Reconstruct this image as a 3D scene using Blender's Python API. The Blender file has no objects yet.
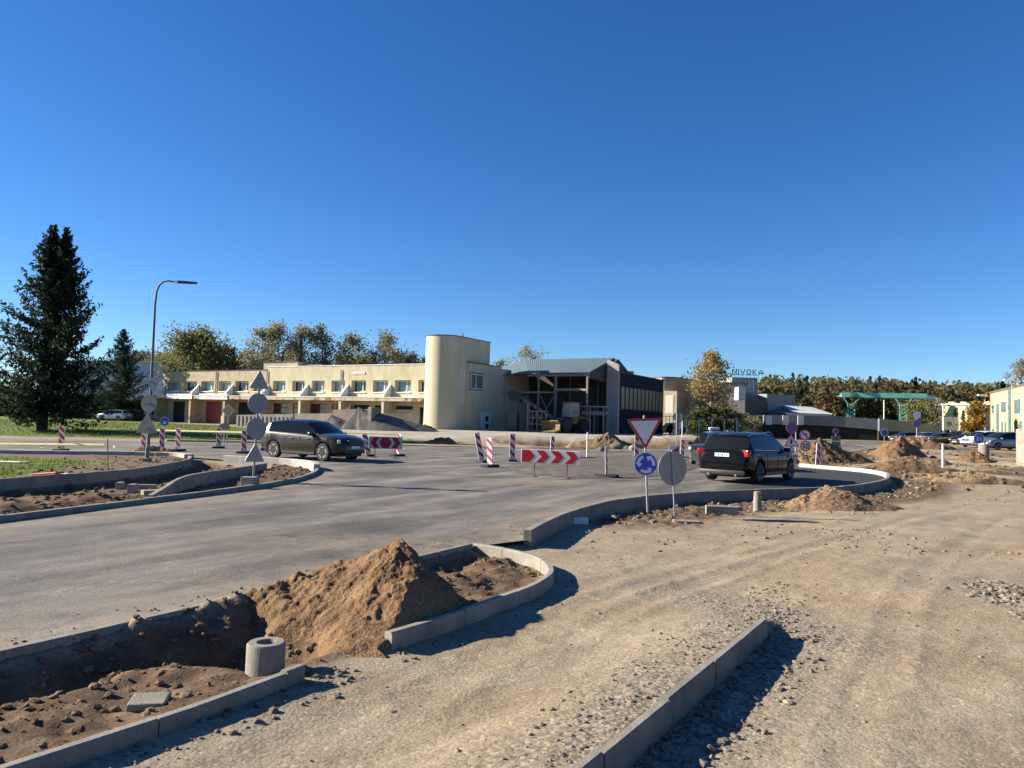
import bpy, bmesh, math, random
import numpy as np
from mathutils import Vector, Matrix
random.seed(7); np.random.seed(7)
S = bpy.context.scene
COL = S.collection
PI = math.pi
R = math.radians
# ---------------------------------------------------------------- camera
F = 740.0; CH = 2.0
pitch = math.atan(38/740.0); roll = R(1.6)
fw = Vector((0, math.cos(pitch), math.sin(pitch)))
r0 = Vector((1, 0, 0)); u0 = r0.cross(fw)
rv = math.cos(roll)*r0 + math.sin(roll)*u0
uv = -math.sin(roll)*r0 + math.cos(roll)*u0
CO = Vector((0, 0, CH))
cam = bpy.data.cameras.new('camera'); co = bpy.data.objects.new('camera', cam); COL.objects.link(co)
m = Matrix((rv, uv, -fw)).transposed().to_4x4(); m.translation = CO
co.matrix_world = m
cam.sensor_width = 36; cam.lens = F/1024*36; cam.clip_end = 4000; cam.clip_start = .05
S.camera = co
# ---------------------------------------------------------------- sky and sun
SUN_PHI = R(8); SUN_EL = R(25)        # sun comes from the left, slightly ahead of the camera
sd = Vector((-math.cos(SUN_PHI)*math.cos(SUN_EL), math.sin(SUN_PHI)*math.cos(SUN_EL), math.sin(SUN_EL)))
W = bpy.data.worlds.new("World"); S.world = W; W.use_nodes = True
nt = W.node_tree; nt.nodes.clear()
sky = nt.nodes.new('ShaderNodeTexSky'); sky.sky_type = 'NISHITA'; sky.sun_disc = False
sky.sun_elevation = SUN_EL; sky.sun_rotation = math.atan2(sd.x, sd.y)
sky.altitude = 100; sky.air_density = .9; sky.dust_density = 0.0; sky.ozone_density = 6.0
bg = nt.nodes.new('ShaderNodeBackground'); bg.inputs[1].default_value = .061
wo = nt.nodes.new('ShaderNodeOutputWorld')
hs_ = nt.nodes.new('ShaderNodeHueSaturation'); hs_.inputs['Saturation'].default_value = 1.16; hs_.inputs['Hue'].default_value = .507; hs_.inputs['Value'].default_value = 1.0; nt.links.new(sky.outputs[0], hs_.inputs['Color']); nt.links.new(hs_.outputs[0], bg.inputs[0]); nt.links.new(bg.outputs[0], wo.inputs[0])
sl = bpy.data.lights.new('sun', 'SUN'); sl.energy = 5.0; sl.angle = R(.53); sl.color = (1, .91, .78)
so = bpy.data.objects.new('sun', sl); COL.objects.link(so)
so.rotation_euler = sd.to_track_quat('Z', 'Y').to_euler(); so.location = (-30, 0, 40)
S.view_settings.view_transform = 'Standard'; S.view_settings.look = 'None'
S.view_settings.exposure = 1.38; S.view_settings.gamma = 1; S.view_settings.use_curve_mapping = False
S.render.engine = 'CYCLES'
S.render.resolution_x = 1024; S.render.resolution_y = 768

# ---------------------------------------------------------------- placement helpers (points measured on the ground)
def ray(px, py): return fw + (px-512)/F*rv - (py-384)/F*uv
def G(px, py, z=0.0):
    d = ray(px, py); t = (z-CH)/d.z; p = CO+t*d; return (p.x, p.y)
def P(px, py, Y):
    d = ray(px, py); return CO + d*(Y/d.y)

# ---------------------------------------------------------------- numpy noise
def _h(ix, iy, s):
    n = (ix.astype(np.int64)*374761393 + iy.astype(np.int64)*668265263 + s*1442695041) & 0xffffffff
    n = ((n ^ (n >> 13))*1274126177) & 0xffffffff
    return ((n ^ (n >> 16)) & 0xffffff)/float(0xffffff)
def vn(x, y, s=0):
    ix = np.floor(x); iy = np.floor(y); fx = x-ix; fy = y-iy
    fx = fx*fx*fx*(fx*(fx*6-15)+10); fy = fy*fy*fy*(fy*(fy*6-15)+10)
    a = _h(ix, iy, s); b = _h(ix+1, iy, s); c = _h(ix, iy+1, s); d = _h(ix+1, iy+1, s)
    return (a*(1-fx)+b*fx)*(1-fy)+(c*(1-fx)+d*fx)*fy
def fbm(x, y, sc, oc=4, s=0, g=.5):
    v = 0; a = 1; t = 0
    for i in range(oc):
        v = v + a*(vn(x*sc+17*i, y*sc-31*i, s+i)-.5); t += a; a *= g; sc *= 2.03
    return v/t*2
def ss(a, b, x):
    t = np.clip((x-a)/(b-a), 0, 1); return t*t*(3-2*t)
def sdf(poly, x, y):
    """signed distance to a closed polygon, positive inside"""
    x = np.asarray(x, float); y = np.asarray(y, float)
    d = np.full(x.shape, 1e9); ins = np.zeros(x.shape, bool); n = len(poly)
    for i in range(n):
        ax, ay = poly[i]; bx, by = poly[(i+1) % n]; ex, ey = bx-ax, by-ay
        L = ex*ex+ey*ey+1e-12
        t = np.clip(((x-ax)*ex+(y-ay)*ey)/L, 0, 1)
        d = np.minimum(d, (x-ax-t*ex)**2+(y-ay-t*ey)**2)
        c = ((ay > y) != (by > y)) & (x < (bx-ax)*(y-ay)/((by-ay) if by != ay else 1e-9)+ax)
        ins ^= c
    d = np.sqrt(d); return np.where(ins, d, -d)
def pdist(pl, x, y):
    d = np.full(np.shape(x), 1e9)
    for (ax, ay), (bx, by) in zip(pl[:-1], pl[1:]):
        ex, ey = bx-ax, by-ay
        t = np.clip(((x-ax)*ex+(y-ay)*ey)/(ex*ex+ey*ey), 0, 1)
        d = np.minimum(d, (x-ax-t*ex)**2+(y-ay-t*ey)**2)
    return np.sqrt(d)
def chaikin(p, n=2, closed=False):
    for _ in range(n):
        q = [] if closed else [p[0]]
        rng = range(len(p)) if closed else range(len(p)-1)
        for i in rng:
            a = p[i]; b = p[(i+1) % len(p)]
            q.append((a[0]*.75+b[0]*.25, a[1]*.75+b[1]*.25)); q.append((a[0]*.25+b[0]*.75, a[1]*.25+b[1]*.75))
        if not closed: q.append(p[-1])
        p = q
    return p

# ---------------------------------------------------------------- materials
MATS = {}
def mat(name, col, rough=.8, var=.12, scale=4, col2=None, bump=0, bscale=30, metal=0, coat=0, spec=.5, fine=0, emit=0, detail=5, thr=None, stretch=None):
    if name in MATS: return MATS[name]
    M = bpy.data.materials.new(name); M.use_nodes = True; MATS[name] = M
    n = M.node_tree.nodes; l = M.node_tree.links; b = n['Principled BSDF']
    b.inputs['Roughness'].default_value = rough; b.inputs['Metallic'].default_value = metal
    b.inputs['Coat Weight'].default_value = coat; b.inputs['Coat Roughness'].default_value = .05
    b.inputs['Specular IOR Level'].default_value = spec
    tc = n.new('ShaderNodeTexCoord'); src = tc.outputs['Object']
    if stretch:
        mp = n.new('ShaderNodeMapping'); mp.inputs['Scale'].default_value = stretch; l.new(src, mp.inputs[0]); src = mp.outputs[0]
    no = n.new('ShaderNodeTexNoise'); no.inputs['Scale'].default_value = scale; no.inputs['Detail'].default_value = detail
    no.inputs['Roughness'].default_value = .6; l.new(src, no.inputs['Vector'])
    rp = n.new('ShaderNodeValToRGB'); l.new(no.outputs['Fac'], rp.inputs[0])
    lo, hi = thr or (.3, .7)
    rp.color_ramp.elements[0].position = lo; rp.color_ramp.elements[1].position = hi
    c2 = col2 or tuple(c*(1+var) for c in col); c1 = col if col2 else tuple(c*(1-var) for c in col)
    rp.color_ramp.elements[0].color = (*c1, 1); rp.color_ramp.elements[1].color = (*c2, 1)
    out = rp.outputs[0]
    if fine:
        n2 = n.new('ShaderNodeTexNoise'); n2.inputs['Scale'].default_value = bscale; n2.inputs['Detail'].default_value = 3; l.new(src, n2.inputs['Vector'])
        mr = n.new('ShaderNodeMapRange'); mr.inputs[1].default_value = .3; mr.inputs[2].default_value = .7
        mr.inputs[3].default_value = 1-fine; mr.inputs[4].default_value = 1+fine; l.new(n2.outputs['Fac'], mr.inputs[0])
        mx = n.new('ShaderNodeVectorMath'); mx.operation = 'SCALE'; l.new(out, mx.inputs[0]); l.new(mr.outputs[0], mx.inputs['Scale']); out = mx.outputs[0]
    l.new(out, b.inputs['Base Color'])
    if emit: b.inputs['Emission Strength'].default_value = emit; b.inputs['Emission Color'].default_value = (*col, 1)
    if bump:
        n3 = n.new('ShaderNodeTexNoise'); n3.inputs['Scale'].default_value = bscale; n3.inputs['Detail'].default_value = 4; l.new(src, n3.inputs['Vector'])
        bp = n.new('ShaderNodeBump'); bp.inputs['Strength'].default_value = bump; bp.inputs['Distance'].default_value = .02
        l.new(n3.outputs['Fac'], bp.inputs['Height']); l.new(bp.outputs[0], b.inputs['Normal'])
    return M
def leafmat(name, c1, c2, scale=.6):
    if name in MATS: return MATS[name]
    M = mat(name, c1, rough=.75, col2=c2, scale=scale, detail=6, spec=.25, thr=(.35, .65), fine=.45, bscale=3.5)
    n = M.node_tree.nodes; l = M.node_tree.links; b = n['Principled BSDF']; o = n['Material Output']
    tr = n.new('ShaderNodeBsdfTranslucent'); src = b.inputs['Base Color'].links[0].from_socket
    l.new(src, tr.inputs[0]); mx = n.new('ShaderNodeMixShader'); mx.inputs[0].default_value = .42
    l.new(b.outputs[0], mx.inputs[1]); l.new(tr.outputs[0], mx.inputs[2]); l.new(mx.outputs[0], o.inputs[0])
    return M

# ---------------------------------------------------------------- object helpers
def tag(o, label=None, cat=None, group=None, kind=None):
    if label: o['label'] = label
    if cat: o['category'] = cat
    if group: o['group'] = group
    if kind: o['kind'] = kind
    return o
def thing(name, label, cat, loc=(0, 0, 0), rz=0, group=None):
    o = bpy.data.objects.new(name, None); COL.objects.link(o)
    o.location = loc; o.rotation_euler = (0, 0, rz); o.empty_display_size = .2
    return tag(o, label, cat, group)
KIDS = {}
def copy_tree(o, parent=None):
    c = o.copy(); COL.objects.link(c)
    if parent: c.parent = parent; KIDS.setdefault(parent.name, []).append(c)
    for ch in list(KIDS.get(o.name, [])): copy_tree(ch, c)
    return c
def smooth_angle(me, ang=35):
    bm = bmesh.new(); bm.from_mesh(me)
    ca = R(ang)
    for f in bm.faces: f.smooth = True
    for e in bm.edges:
        if len(e.link_faces) != 2 or e.calc_face_angle(0) > ca: e.smooth = False
    bm.to_mesh(me); bm.free()
class MB:
    def __init__(s): s.v = []; s.f = []; s.mi = []; s.X = Matrix.Identity(4); s.cm = 0
    def add(s, vs, fs):
        o = len(s.v); X = s.X
        s.v += [tuple(X @ Vector(p)) for p in vs]
        s.f += [tuple(o+i for i in f) for f in fs]; s.mi += [s.cm]*len(fs); return s
    def box(s, x0, x1, y0, y1, z0, z1):
        return s.add([(x0, y0, z0), (x1, y0, z0), (x1, y1, z0), (x0, y1, z0), (x0, y0, z1), (x1, y0, z1), (x1, y1, z1), (x0, y1, z1)],
                     [(0, 3, 2, 1), (4, 5, 6, 7), (0, 1, 5, 4), (1, 2, 6, 5), (2, 3, 7, 6), (3, 0, 4, 7)])
    def bbox(s, x0, x1, y0, y1, z0, z1, b=.01):
        """box with chamfered edges"""
        bm = bmesh.new(); bmesh.ops.create_cube(bm, size=1)
        for v in bm.verts: v.co = Vector(((x0+x1)/2+v.co.x*(x1-x0), (y0+y1)/2+v.co.y*(y1-y0), (z0+z1)/2+v.co.z*(z1-z0)))
        bmesh.ops.bevel(bm, geom=bm.edges[:], offset=b, segments=2, affect='EDGES', profile=.5)
        bm.verts.ensure_lookup_table(); bm.verts.index_update()
        s.add([v.co[:] for v in bm.verts], [[v.index for v in f.verts] for f in bm.faces]); bm.free(); return s
    def quad(s, a, b, c, d): return s.add([a, b, c, d], [(0, 1, 2, 3)])
    def prism(s, pts, a, b, axis='z'):
        """extrude a 2D outline between a and b along an axis; pts in the other two axes"""
        n = len(pts)
        def mk(p, h): return (p[0], p[1], h) if axis == 'z' else ((p[0], h, p[1]) if axis == 'y' else (h, p[0], p[1]))
        return s.add([mk(p, a) for p in pts]+[mk(p, b) for p in pts],
                     [tuple(range(n))[::-1], tuple(range(n, 2*n))]+[(i, (i+1) % n, n+(i+1) % n, n+i) for i in range(n)])
    def tube(s, pts, rs, n=8, cap=True):
        pts = [Vector(p) for p in pts]
        if not hasattr(rs, '__len__'): rs = [rs]*len(pts)
        vs = []; ref = None
        for i, p in enumerate(pts):
            t = (pts[min(i+1, len(pts)-1)]-pts[max(i-1, 0)]).normalized()
            if ref is None: ref = Vector((1, 0, 0)) if abs(t.x) < .8 else Vector((0, 1, 0))
            a = (ref-t*ref.dot(t)).normalized(); b = t.cross(a); ref = a
            for k in range(n):
                q = 2*PI*k/n; vs.append(tuple(p+rs[i]*(math.cos(q)*a+math.sin(q)*b)))
        fs = [(i*n+k, i*n+(k+1) % n, (i+1)*n+(k+1) % n, (i+1)*n+k) for i in range(len(pts)-1) for k in range(n)]
        if cap: fs += [tuple(range(n))[::-1], tuple(range((len(pts)-1)*n, len(pts)*n))]
        return s.add(vs, fs)
    def lathe(s, prof, n=24, axis='z', c=(0, 0, 0), closed=False):
        """prof: (r, h)"""
        vs = []
        for r, h in prof:
            for k in range(n):
                q = 2*PI*k/n; a, b = r*math.cos(q), r*math.sin(q)
                p = (a, b, h) if axis == 'z' else ((a, h, b) if axis == 'y' else (h, a, b))
                vs.append((p[0]+c[0], p[1]+c[1], p[2]+c[2]))
        m_ = len(prof); rng = range(m_ if closed else m_-1)
        fs = [(i*n+k, i*n+(k+1) % n, ((i+1) % m_)*n+(k+1) % n, ((i+1) % m_)*n+k) for i in rng for k in range(n)]
        if not closed: fs += [tuple(range(n))[::-1], tuple(range((m_-1)*n, m_*n))]
        return s.add(vs, fs)
    def build(s, name, mats, parent=None, smooth=None, fix=True, loc=None):
        me = bpy.data.meshes.new(name); me.from_pydata(s.v, [], s.f)
        if not isinstance(mats, (list, tuple)): mats = [mats]
        for q in mats: me.materials.append(q)
        if len(mats) > 1: me.polygons.foreach_set('material_index', s.mi)
        if fix:
            bm = bmesh.new(); bm.from_mesh(me); bmesh.ops.recalc_face_normals(bm, faces=bm.faces); bm.to_mesh(me); bm.free()
        if smooth: smooth_angle(me, smooth)
        o = bpy.data.objects.new(name, me); COL.objects.link(o)
        if parent: o.parent = parent; KIDS.setdefault(parent.name, []).append(o)
        if loc: o.location = loc
        return o
def npmesh(name, V, Fc, mats, parent=None, smooth=False, loc=None):
    """fast mesh from numpy; Fc shape (n,3) or (n,4)"""
    me = bpy.data.meshes.new(name); V = np.ascontiguousarray(V, np.float32); Fc = np.ascontiguousarray(Fc, np.int32)
    k = Fc.shape[1]
    me.vertices.add(len(V)); me.vertices.foreach_set('co', V.ravel())
    me.loops.add(Fc.size); me.loops.foreach_set('vertex_index', Fc.ravel())
    me.polygons.add(len(Fc)); me.polygons.foreach_set('loop_start', np.arange(0, Fc.size, k, dtype=np.int32))
    me.polygons.foreach_set('loop_total', np.full(len(Fc), k, np.int32))
    me.polygons.foreach_set('use_smooth', np.full(len(Fc), smooth, bool))
    me.update(); me.validate()
    for q in (mats if isinstance(mats, (list, tuple)) else [mats]): me.materials.append(q)
    o = bpy.data.objects.new(name, me); COL.objects.link(o)
    if parent: o.parent = parent; KIDS.setdefault(parent.name, []).append(o)
    if loc: o.location = loc
    return o

# ---------------------------------------------------------------- ground plan
A = [(-4.41, 4.74), (-3.8, 5.67), (-3.28, 6.57), (-2.69, 7.57), (-1.89, 8.77), (-1.39, 9.73), (-0.94, 10.49), (-0.56, 11.15)]
B = [(0.31, 11.96), (0.65, 13.24), (1.1, 14.51), (1.76, 16.09), (2.62, 17.58), (3.54, 18.69), (5.16, 20.12), (6.88, 21.25), (8.72, 22.31), (10.39, 23.38), (11.56, 24.52), (13.02, 26.27), (14.5, 28.47), (15.77, 30.88), (16.37, 33.02), (16.41, 34.81), (15.88, 35.73), (15.32, 36.69), (14.81, 37.93)]
Ck = [(-9.6, 8.6), (-8.95, 10.5), (-8.4, 12.33), (-7.95, 13.8), (-7.55, 15.1), (-7.2, 16.3), (-6.75, 17.85), (-6.34, 19.6), (-6.12, 21.76), (-6.27, 23.96), (-6.68, 25.93), (-7.31, 27.5), (-8.47, 28.66), (-9.71, 29.12), (-11.41, 29.78)]
Dk = [(-7.5, 15.6), (-8.05, 17.43), (-8.83, 19.78), (-9.1, 21.61), (-8.9, 24.37), (-8.9, 27.2)]
Ek = [(-15.3, 10.5), (-13.4, 14.8), (-12.48, 18.25), (-12.08, 20.0), (-11.66, 21.19), (-11.44, 22.42), (-11.64, 24.97), (-12.03, 27.77), (-12.76, 29.83), (-13.52, 30.9), (-14.45, 31.3), (-16.82, 30.8), (-19.84, 29.5), (-26, 27.5)]
Fk = [(-3.0, 3.3), (-2.59, 3.93), (-1.98, 4.72), (-1.55, 5.6)]
Fk = [(-3.25, 2.95), (-2.62, 3.86), (-1.98, 4.77), (-1.50, 5.60)]
Gk = [(-1.0, 6.45), (-0.45, 7.19), (-0.12, 7.75), (0.33, 8.47), (0.56, 9.2), (0.56, 9.75), (0.45, 10.23), (0.11, 10.74), (-0.50, 11.2)]
Hk = [(0.0, 3.42), (2.5, 7.28)]
Bs = chaikin(B, 2); Cs = chaikin(Ck, 2); Es = chaikin(Ek, 2); Gs = chaikin(Gk, 2); Ds = chaikin(Dk, 2); As = chaikin(A, 2)
ROAD = [(-7.2, 0)] + A + [(-.1, 11.6)] + Bs + [(16, 42), (21, 50), (30, 62), (48, 88), (40, 90), (20, 64), (13, 55), (5, 51), (-10, 49.5), (-25, 47), (-60, 42), (-60, 31), (-30, 34), (-19.8, 33.6), (-15, 32.4), (-12, 30.7)] + Cs[::-1] + [(-13, 1)]
PIT = Ck[:8] + [(-7.6, 20), (-8.6, 26.5), (-11.6, 30), (-12.6, 30.2)] + Ek[:9][::-1] + [(-18, 4)]
ISLE = Ck[3:] + [(-9.2, 28.6)] + Dk[::-1]
VERGE = A + [(-.5, 11.1)] + Gs[::-1] + [(-1.3, 6.1)] + Fk[::-1] + [(-8, -2)]
GRASSL = [(-14.5, 26), (-12.9, 22.5), (-13.2, 18.2), (-16, 11), (-60, 0), (-60, 20), (-26, 26.5), (-19.8, 28.3)]
LAWN = [(-80, 45), (-25, 50), (-12, 52.5), (-3, 53), (-3, 55.5), (-15, 58), (-22, 66), (-31, 78), (-43, 93), (-50, 120), (-130, 120), (-130, 45)]
RUTS = [(chaikin([G(*q) for q in [(560, 640), (640, 603), (700, 583), (760, 562), (830, 541), (900, 522), (1030, 492)]], 2), 1.0), (chaikin([G(*q) for q in [(600, 585), (660, 566), (730, 549), (800, 534), (880, 516), (1030, 484)]], 2), .6),
        (chaikin([G(*q) for q in [(845, 775), (862, 715), (885, 665), (900, 610), (930, 560), (1010, 515)]], 2), .7), (chaikin([G(*q) for q in [(420, 700), (520, 640), (600, 600), (650, 580)]], 2), .5)]
def ramp(x, y): return (.62+.33*ss(-36, -8, x)*(1-ss(20, 36, x)))*ss(44, 76, y)
def pads(x, y): return 0
TR = [(-4.6, 3.9), (-3.75, 5.1), (-3.05, 6.2), (-2.45, 7.1)]           # trench beside the kerb
def T(x, y, full=False):
    x = np.asarray(x, float); y = np.asarray(y, float)
    dR = sdf(ROAD, x, y); dP = sdf(PIT, x, y); dI = sdf(ISLE, x, y); dV = sdf(VERGE, x, y)
    dE = sdf(Ek + [(-60, 20), (-60, -5)], x, y)
    rough = np.ones_like(x)
    z = .10*ss(26, 36, y) + ramp(x, y)
    hill = ss(118, 330, y)*ss(-20, 60, x-.12*y)*9.5
    z = z + hill + ss(110, 300, y)*2
    near = 1-ss(20, 60, y)
    # compacted path: low relief; track grooves run along the direction of travel
    a = .93; u = x*math.cos(a)+y*math.sin(a); w = -x*math.sin(a)+y*math.cos(a)
    w2 = w + .25*fbm(u, w, .15, 2, 5)
    z = z + .035*fbm(x, y, .35, 3, 1) + .010*fbm(x, y, 3.1, 4, 2) + near*.007*fbm(x, y, 14, 3, 3)
    z = z + near*.006*fbm(u*.25, w2*2.2, 1.6, 3, 9)
    # loose churned soil away from the compacted path, far right building site
    site = ss(24, 34, y)*ss(9, 14, x)*(1-ss(75, 95, y))*ss(0, 2, -dR)
    z = z + site*(.20*fbm(x, y, .45, 5, 21, .6)+.04)
    edge = ss(0, .4, -dR)*ss(2.9, 1.7, -dR)*ss(13.5, 16, y)*ss(1, 2, x)
    z = z + edge*(.15*np.abs(fbm(x, y, 2.6, 5, 31, .68))-.05)
    for rp_, am in RUTS:
        d_ = pdist(rp_, x, y); z = z - am*.008*np.exp(-(d_/.13)**2)*(1+.5*fbm(x, y, 5, 3, 13)) + am*.009*np.exp(-((d_-.24)/.08)**2)*(1+1.2*fbm(x, y, 9, 3, 15)) + am*.003*np.sin((x*.75+y*.66)*2*PI/.14)*np.exp(-(d_/.16)**2)
    # verge soil
    v = ss(0.02, .25, dV)
    z = z + v*(.005+.10*fbm(x, y, 1.6, 5, 41, .62)+.035*np.abs(fbm(x, y, 7, 4, 43)))
    tr = pdist(TR, x, y); trn = tr+.18*fbm(x, y, 1.5, 4, 51)
    z = z - (1-ss(.10, .40, trn))*.17*v*ss(3.5, 6.0, y) 
    dA = pdist([(-5.6, 2.7)]+A, x, y); z = np.where(v > 0, np.maximum(z, .145-.60*dA*(1+.5*fbm(x, y, 2.5, 3, 59))+.02*fbm(x, y, 7, 3, 57)), z)
    rg = np.exp(-((x+2.62)**2+(y-7.35)**2)/.16)+.9*np.exp(-((x+2.25)**2+(y-7.75)**2)/.10)+.8*np.exp(-((x+3.1)**2+(y-6.5)**2)/.05)
    z = z + rg*.10*(1+.9*fbm(x, y, 5, 3, 55))
    hole = np.exp(-(((x+2.15)/.5)**2+((y-6.45)/.38)**2)**2)
    z = z - hole*.42*v
    isl = ss(.0, .5, sdf([(-.9, 8.9), (.2, 8.6), (.5, 9.3), (.4, 10.1), (-.1, 10.7), (-.6, 10.9)], x, y))
    z = z + isl*.06
    # sidewalk bed beside the far right kerb: flush with its top on the left, low on the right
    hx, hy = 2.5, 7.28; e = Vector((2.5, 3.86)).normalized()
    s_ = (x-hx)*e.x+(y-hy)*e.y; q = (x-hx)*e.y-(y-hy)*e.x      # q>0 on the right
    along = ss(.8, -.3, s_)
    z = z + along*(np.where(q < 0, ss(-1.3, -.15, q)*.13, 0)) - along*np.where(q > 0, .035*ss(1.3, .1, q), 0)
    # dip along the outside of kerbs F and G
    z = z + .055*np.exp(-(pdist(Fk, x, y)/.45)**2) + .02*np.exp(-(pdist(Gk[:5], x, y)/.35)**2)
    # pits and islands
    p = ss(0, .35, dP); z = z*(1-p)+p*(-.14+.10*fbm(x, y, .9, 5, 61, .6)+.03*fbm(x, y, 6, 3, 62))
    mnd = .30*np.exp(-(((x+10.0)/1.3)**2+((y-15.2)/1.1)**2))+.22*np.exp(-(((x+8.9)/.8)**2+((y-17.0)/.9)**2)); z = z+mnd*p*(1+.5*fbm(x, y, 3, 3, 66))
    p = ss(0, .35, dI); zi = -.12+.22*ss(22, 27, y)+.16*fbm(x, y, 1.1, 5, 63, .6); z = z*(1-p)+p*zi
    p = ss(0, .25, dE)*(1-ss(0, 1, -0-dE)); p = ss(0, .3, dE)
    z = z*(1-p)+p*(.19+.06*fbm(x, y, 1.1, 5, 64, .6)*ss(-20, -14, x)+.03*fbm(x, y, 1.3, 4, 65))
    # under the asphalt
    p = ss(-.05, .08, dR); z = z*(1-p)+p*(.05+ramp(x, y))
    tbed = ss(0, 1.5, sdf([(6, 52.5), (13, 56.5), (18, 62.5), (12, 66), (-2, 62), (-1, 55)], x, y)); z = z-tbed*(.45+.4*fbm(x, y, .5, 3, 71))
    if not full: return z
    gr = np.maximum(ss(-.5, .9, sdf(LAWN, x, y)+.8*fbm(x, y, .5, 3, 81)), ss(-.8, 1.2, sdf(GRASSL, x, y)+2.0*fbm(x, y, .6, 4, 82)))
    gr = np.maximum(gr, ss(95, 120, y))
    gv = np.exp(-(q/.75)**2)*ss(1.5, -.5, s_)*1.0
    gv = np.maximum(gv, .9*ss(.5, 0, np.hypot((x-2.75)*.8+(y-7.9)*.45, ((y-7.9)*.8-(x-2.75)*.45)*.35)-.25))
    gv = np.maximum(gv, ss(.5, 0, np.abs(x-6.35-.12*(y-8))-.45)*ss(5, 6.5, y)*ss(11, 9.5, y))
    gv = np.maximum(gv, .45*ss(.3, 1.0, fbm(u*.3, w2*1.3, .9, 4, 91)+.15)*ss(-8, 0, x)*near)
    for rp_, am in RUTS: gv = np.maximum(gv, am*.55*np.exp(-((pdist(rp_, x, y)-.2)/.15)**2)*ss(-.3, .4, fbm(x, y, 1.2, 3, 17)))
    yard = ss(0, 3, sdf([(-13, 56.5), (4, 57), (14, 66), (26, 80), (10, 100), (-12, 84), (-22, 72)], x, y))
    gv = np.maximum(gv, yard*.25)
    so_ = np.maximum(np.maximum(v, ss(0, .2, dP)), ss(0, .2, dI)); so_ = np.maximum(so_, ss(0, .3, dE)*.8)
    so_ = np.maximum(so_, site*ss(-.1, .5, fbm(x, y, .25, 4, 95)+.1)); so_ = np.maximum(so_, edge)
    so_ = np.maximum(so_, tbed)
    yard = yard*(1-tbed); so_ = so_*(1-yard)
    return z, gr, gv, so_, yard*ss(-.9, .1, fbm(x, y, .3, 4, 97))
def Tz(x, y): return float(T(np.array([x]), np.array([y]))[0])

def axis(core0, core1, step, grow, lim0, lim1):
    a = list(np.arange(core0, core1, step)); x = a[-1]; s = step
    while x < lim1: s *= grow; x += s; a.append(x)
    x = a[0]; s = step; b = []
    while x > lim0: s *= grow; x -= s; b.append(x)
    return np.array(b[::-1]+a)
xs = axis(-4.6, 5.8, .05, 1.022, -900, 900)
ys = list(np.arange(2.6, 11.5, .04)); s = .04
while ys[-1] < 60: s = max(.04, ys[-1]*.0065); ys.append(ys[-1]+s)
while ys[-1] < 1500: s = ys[-1]*.03; ys.append(ys[-1]+s)
ys = np.array([-60, -30, -12, -5, -2, 0, .6, 1.2, 1.6, 2.0, 2.3]+ys)
XX, YY = np.meshgrid(xs, ys)
Z, gr, gv, so_, yd = T(XX.ravel(), YY.ravel(), True)
V = np.stack([XX.ravel(), YY.ravel(), Z], 1); nx = len(xs); ny = len(ys)
i = np.arange(nx*ny).reshape(ny, nx)
Fq = np.stack([i[:-1, :-1].ravel(), i[:-1, 1:].ravel(), i[1:, 1:].ravel(), i[1:, :-1].ravel()], 1)

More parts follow.
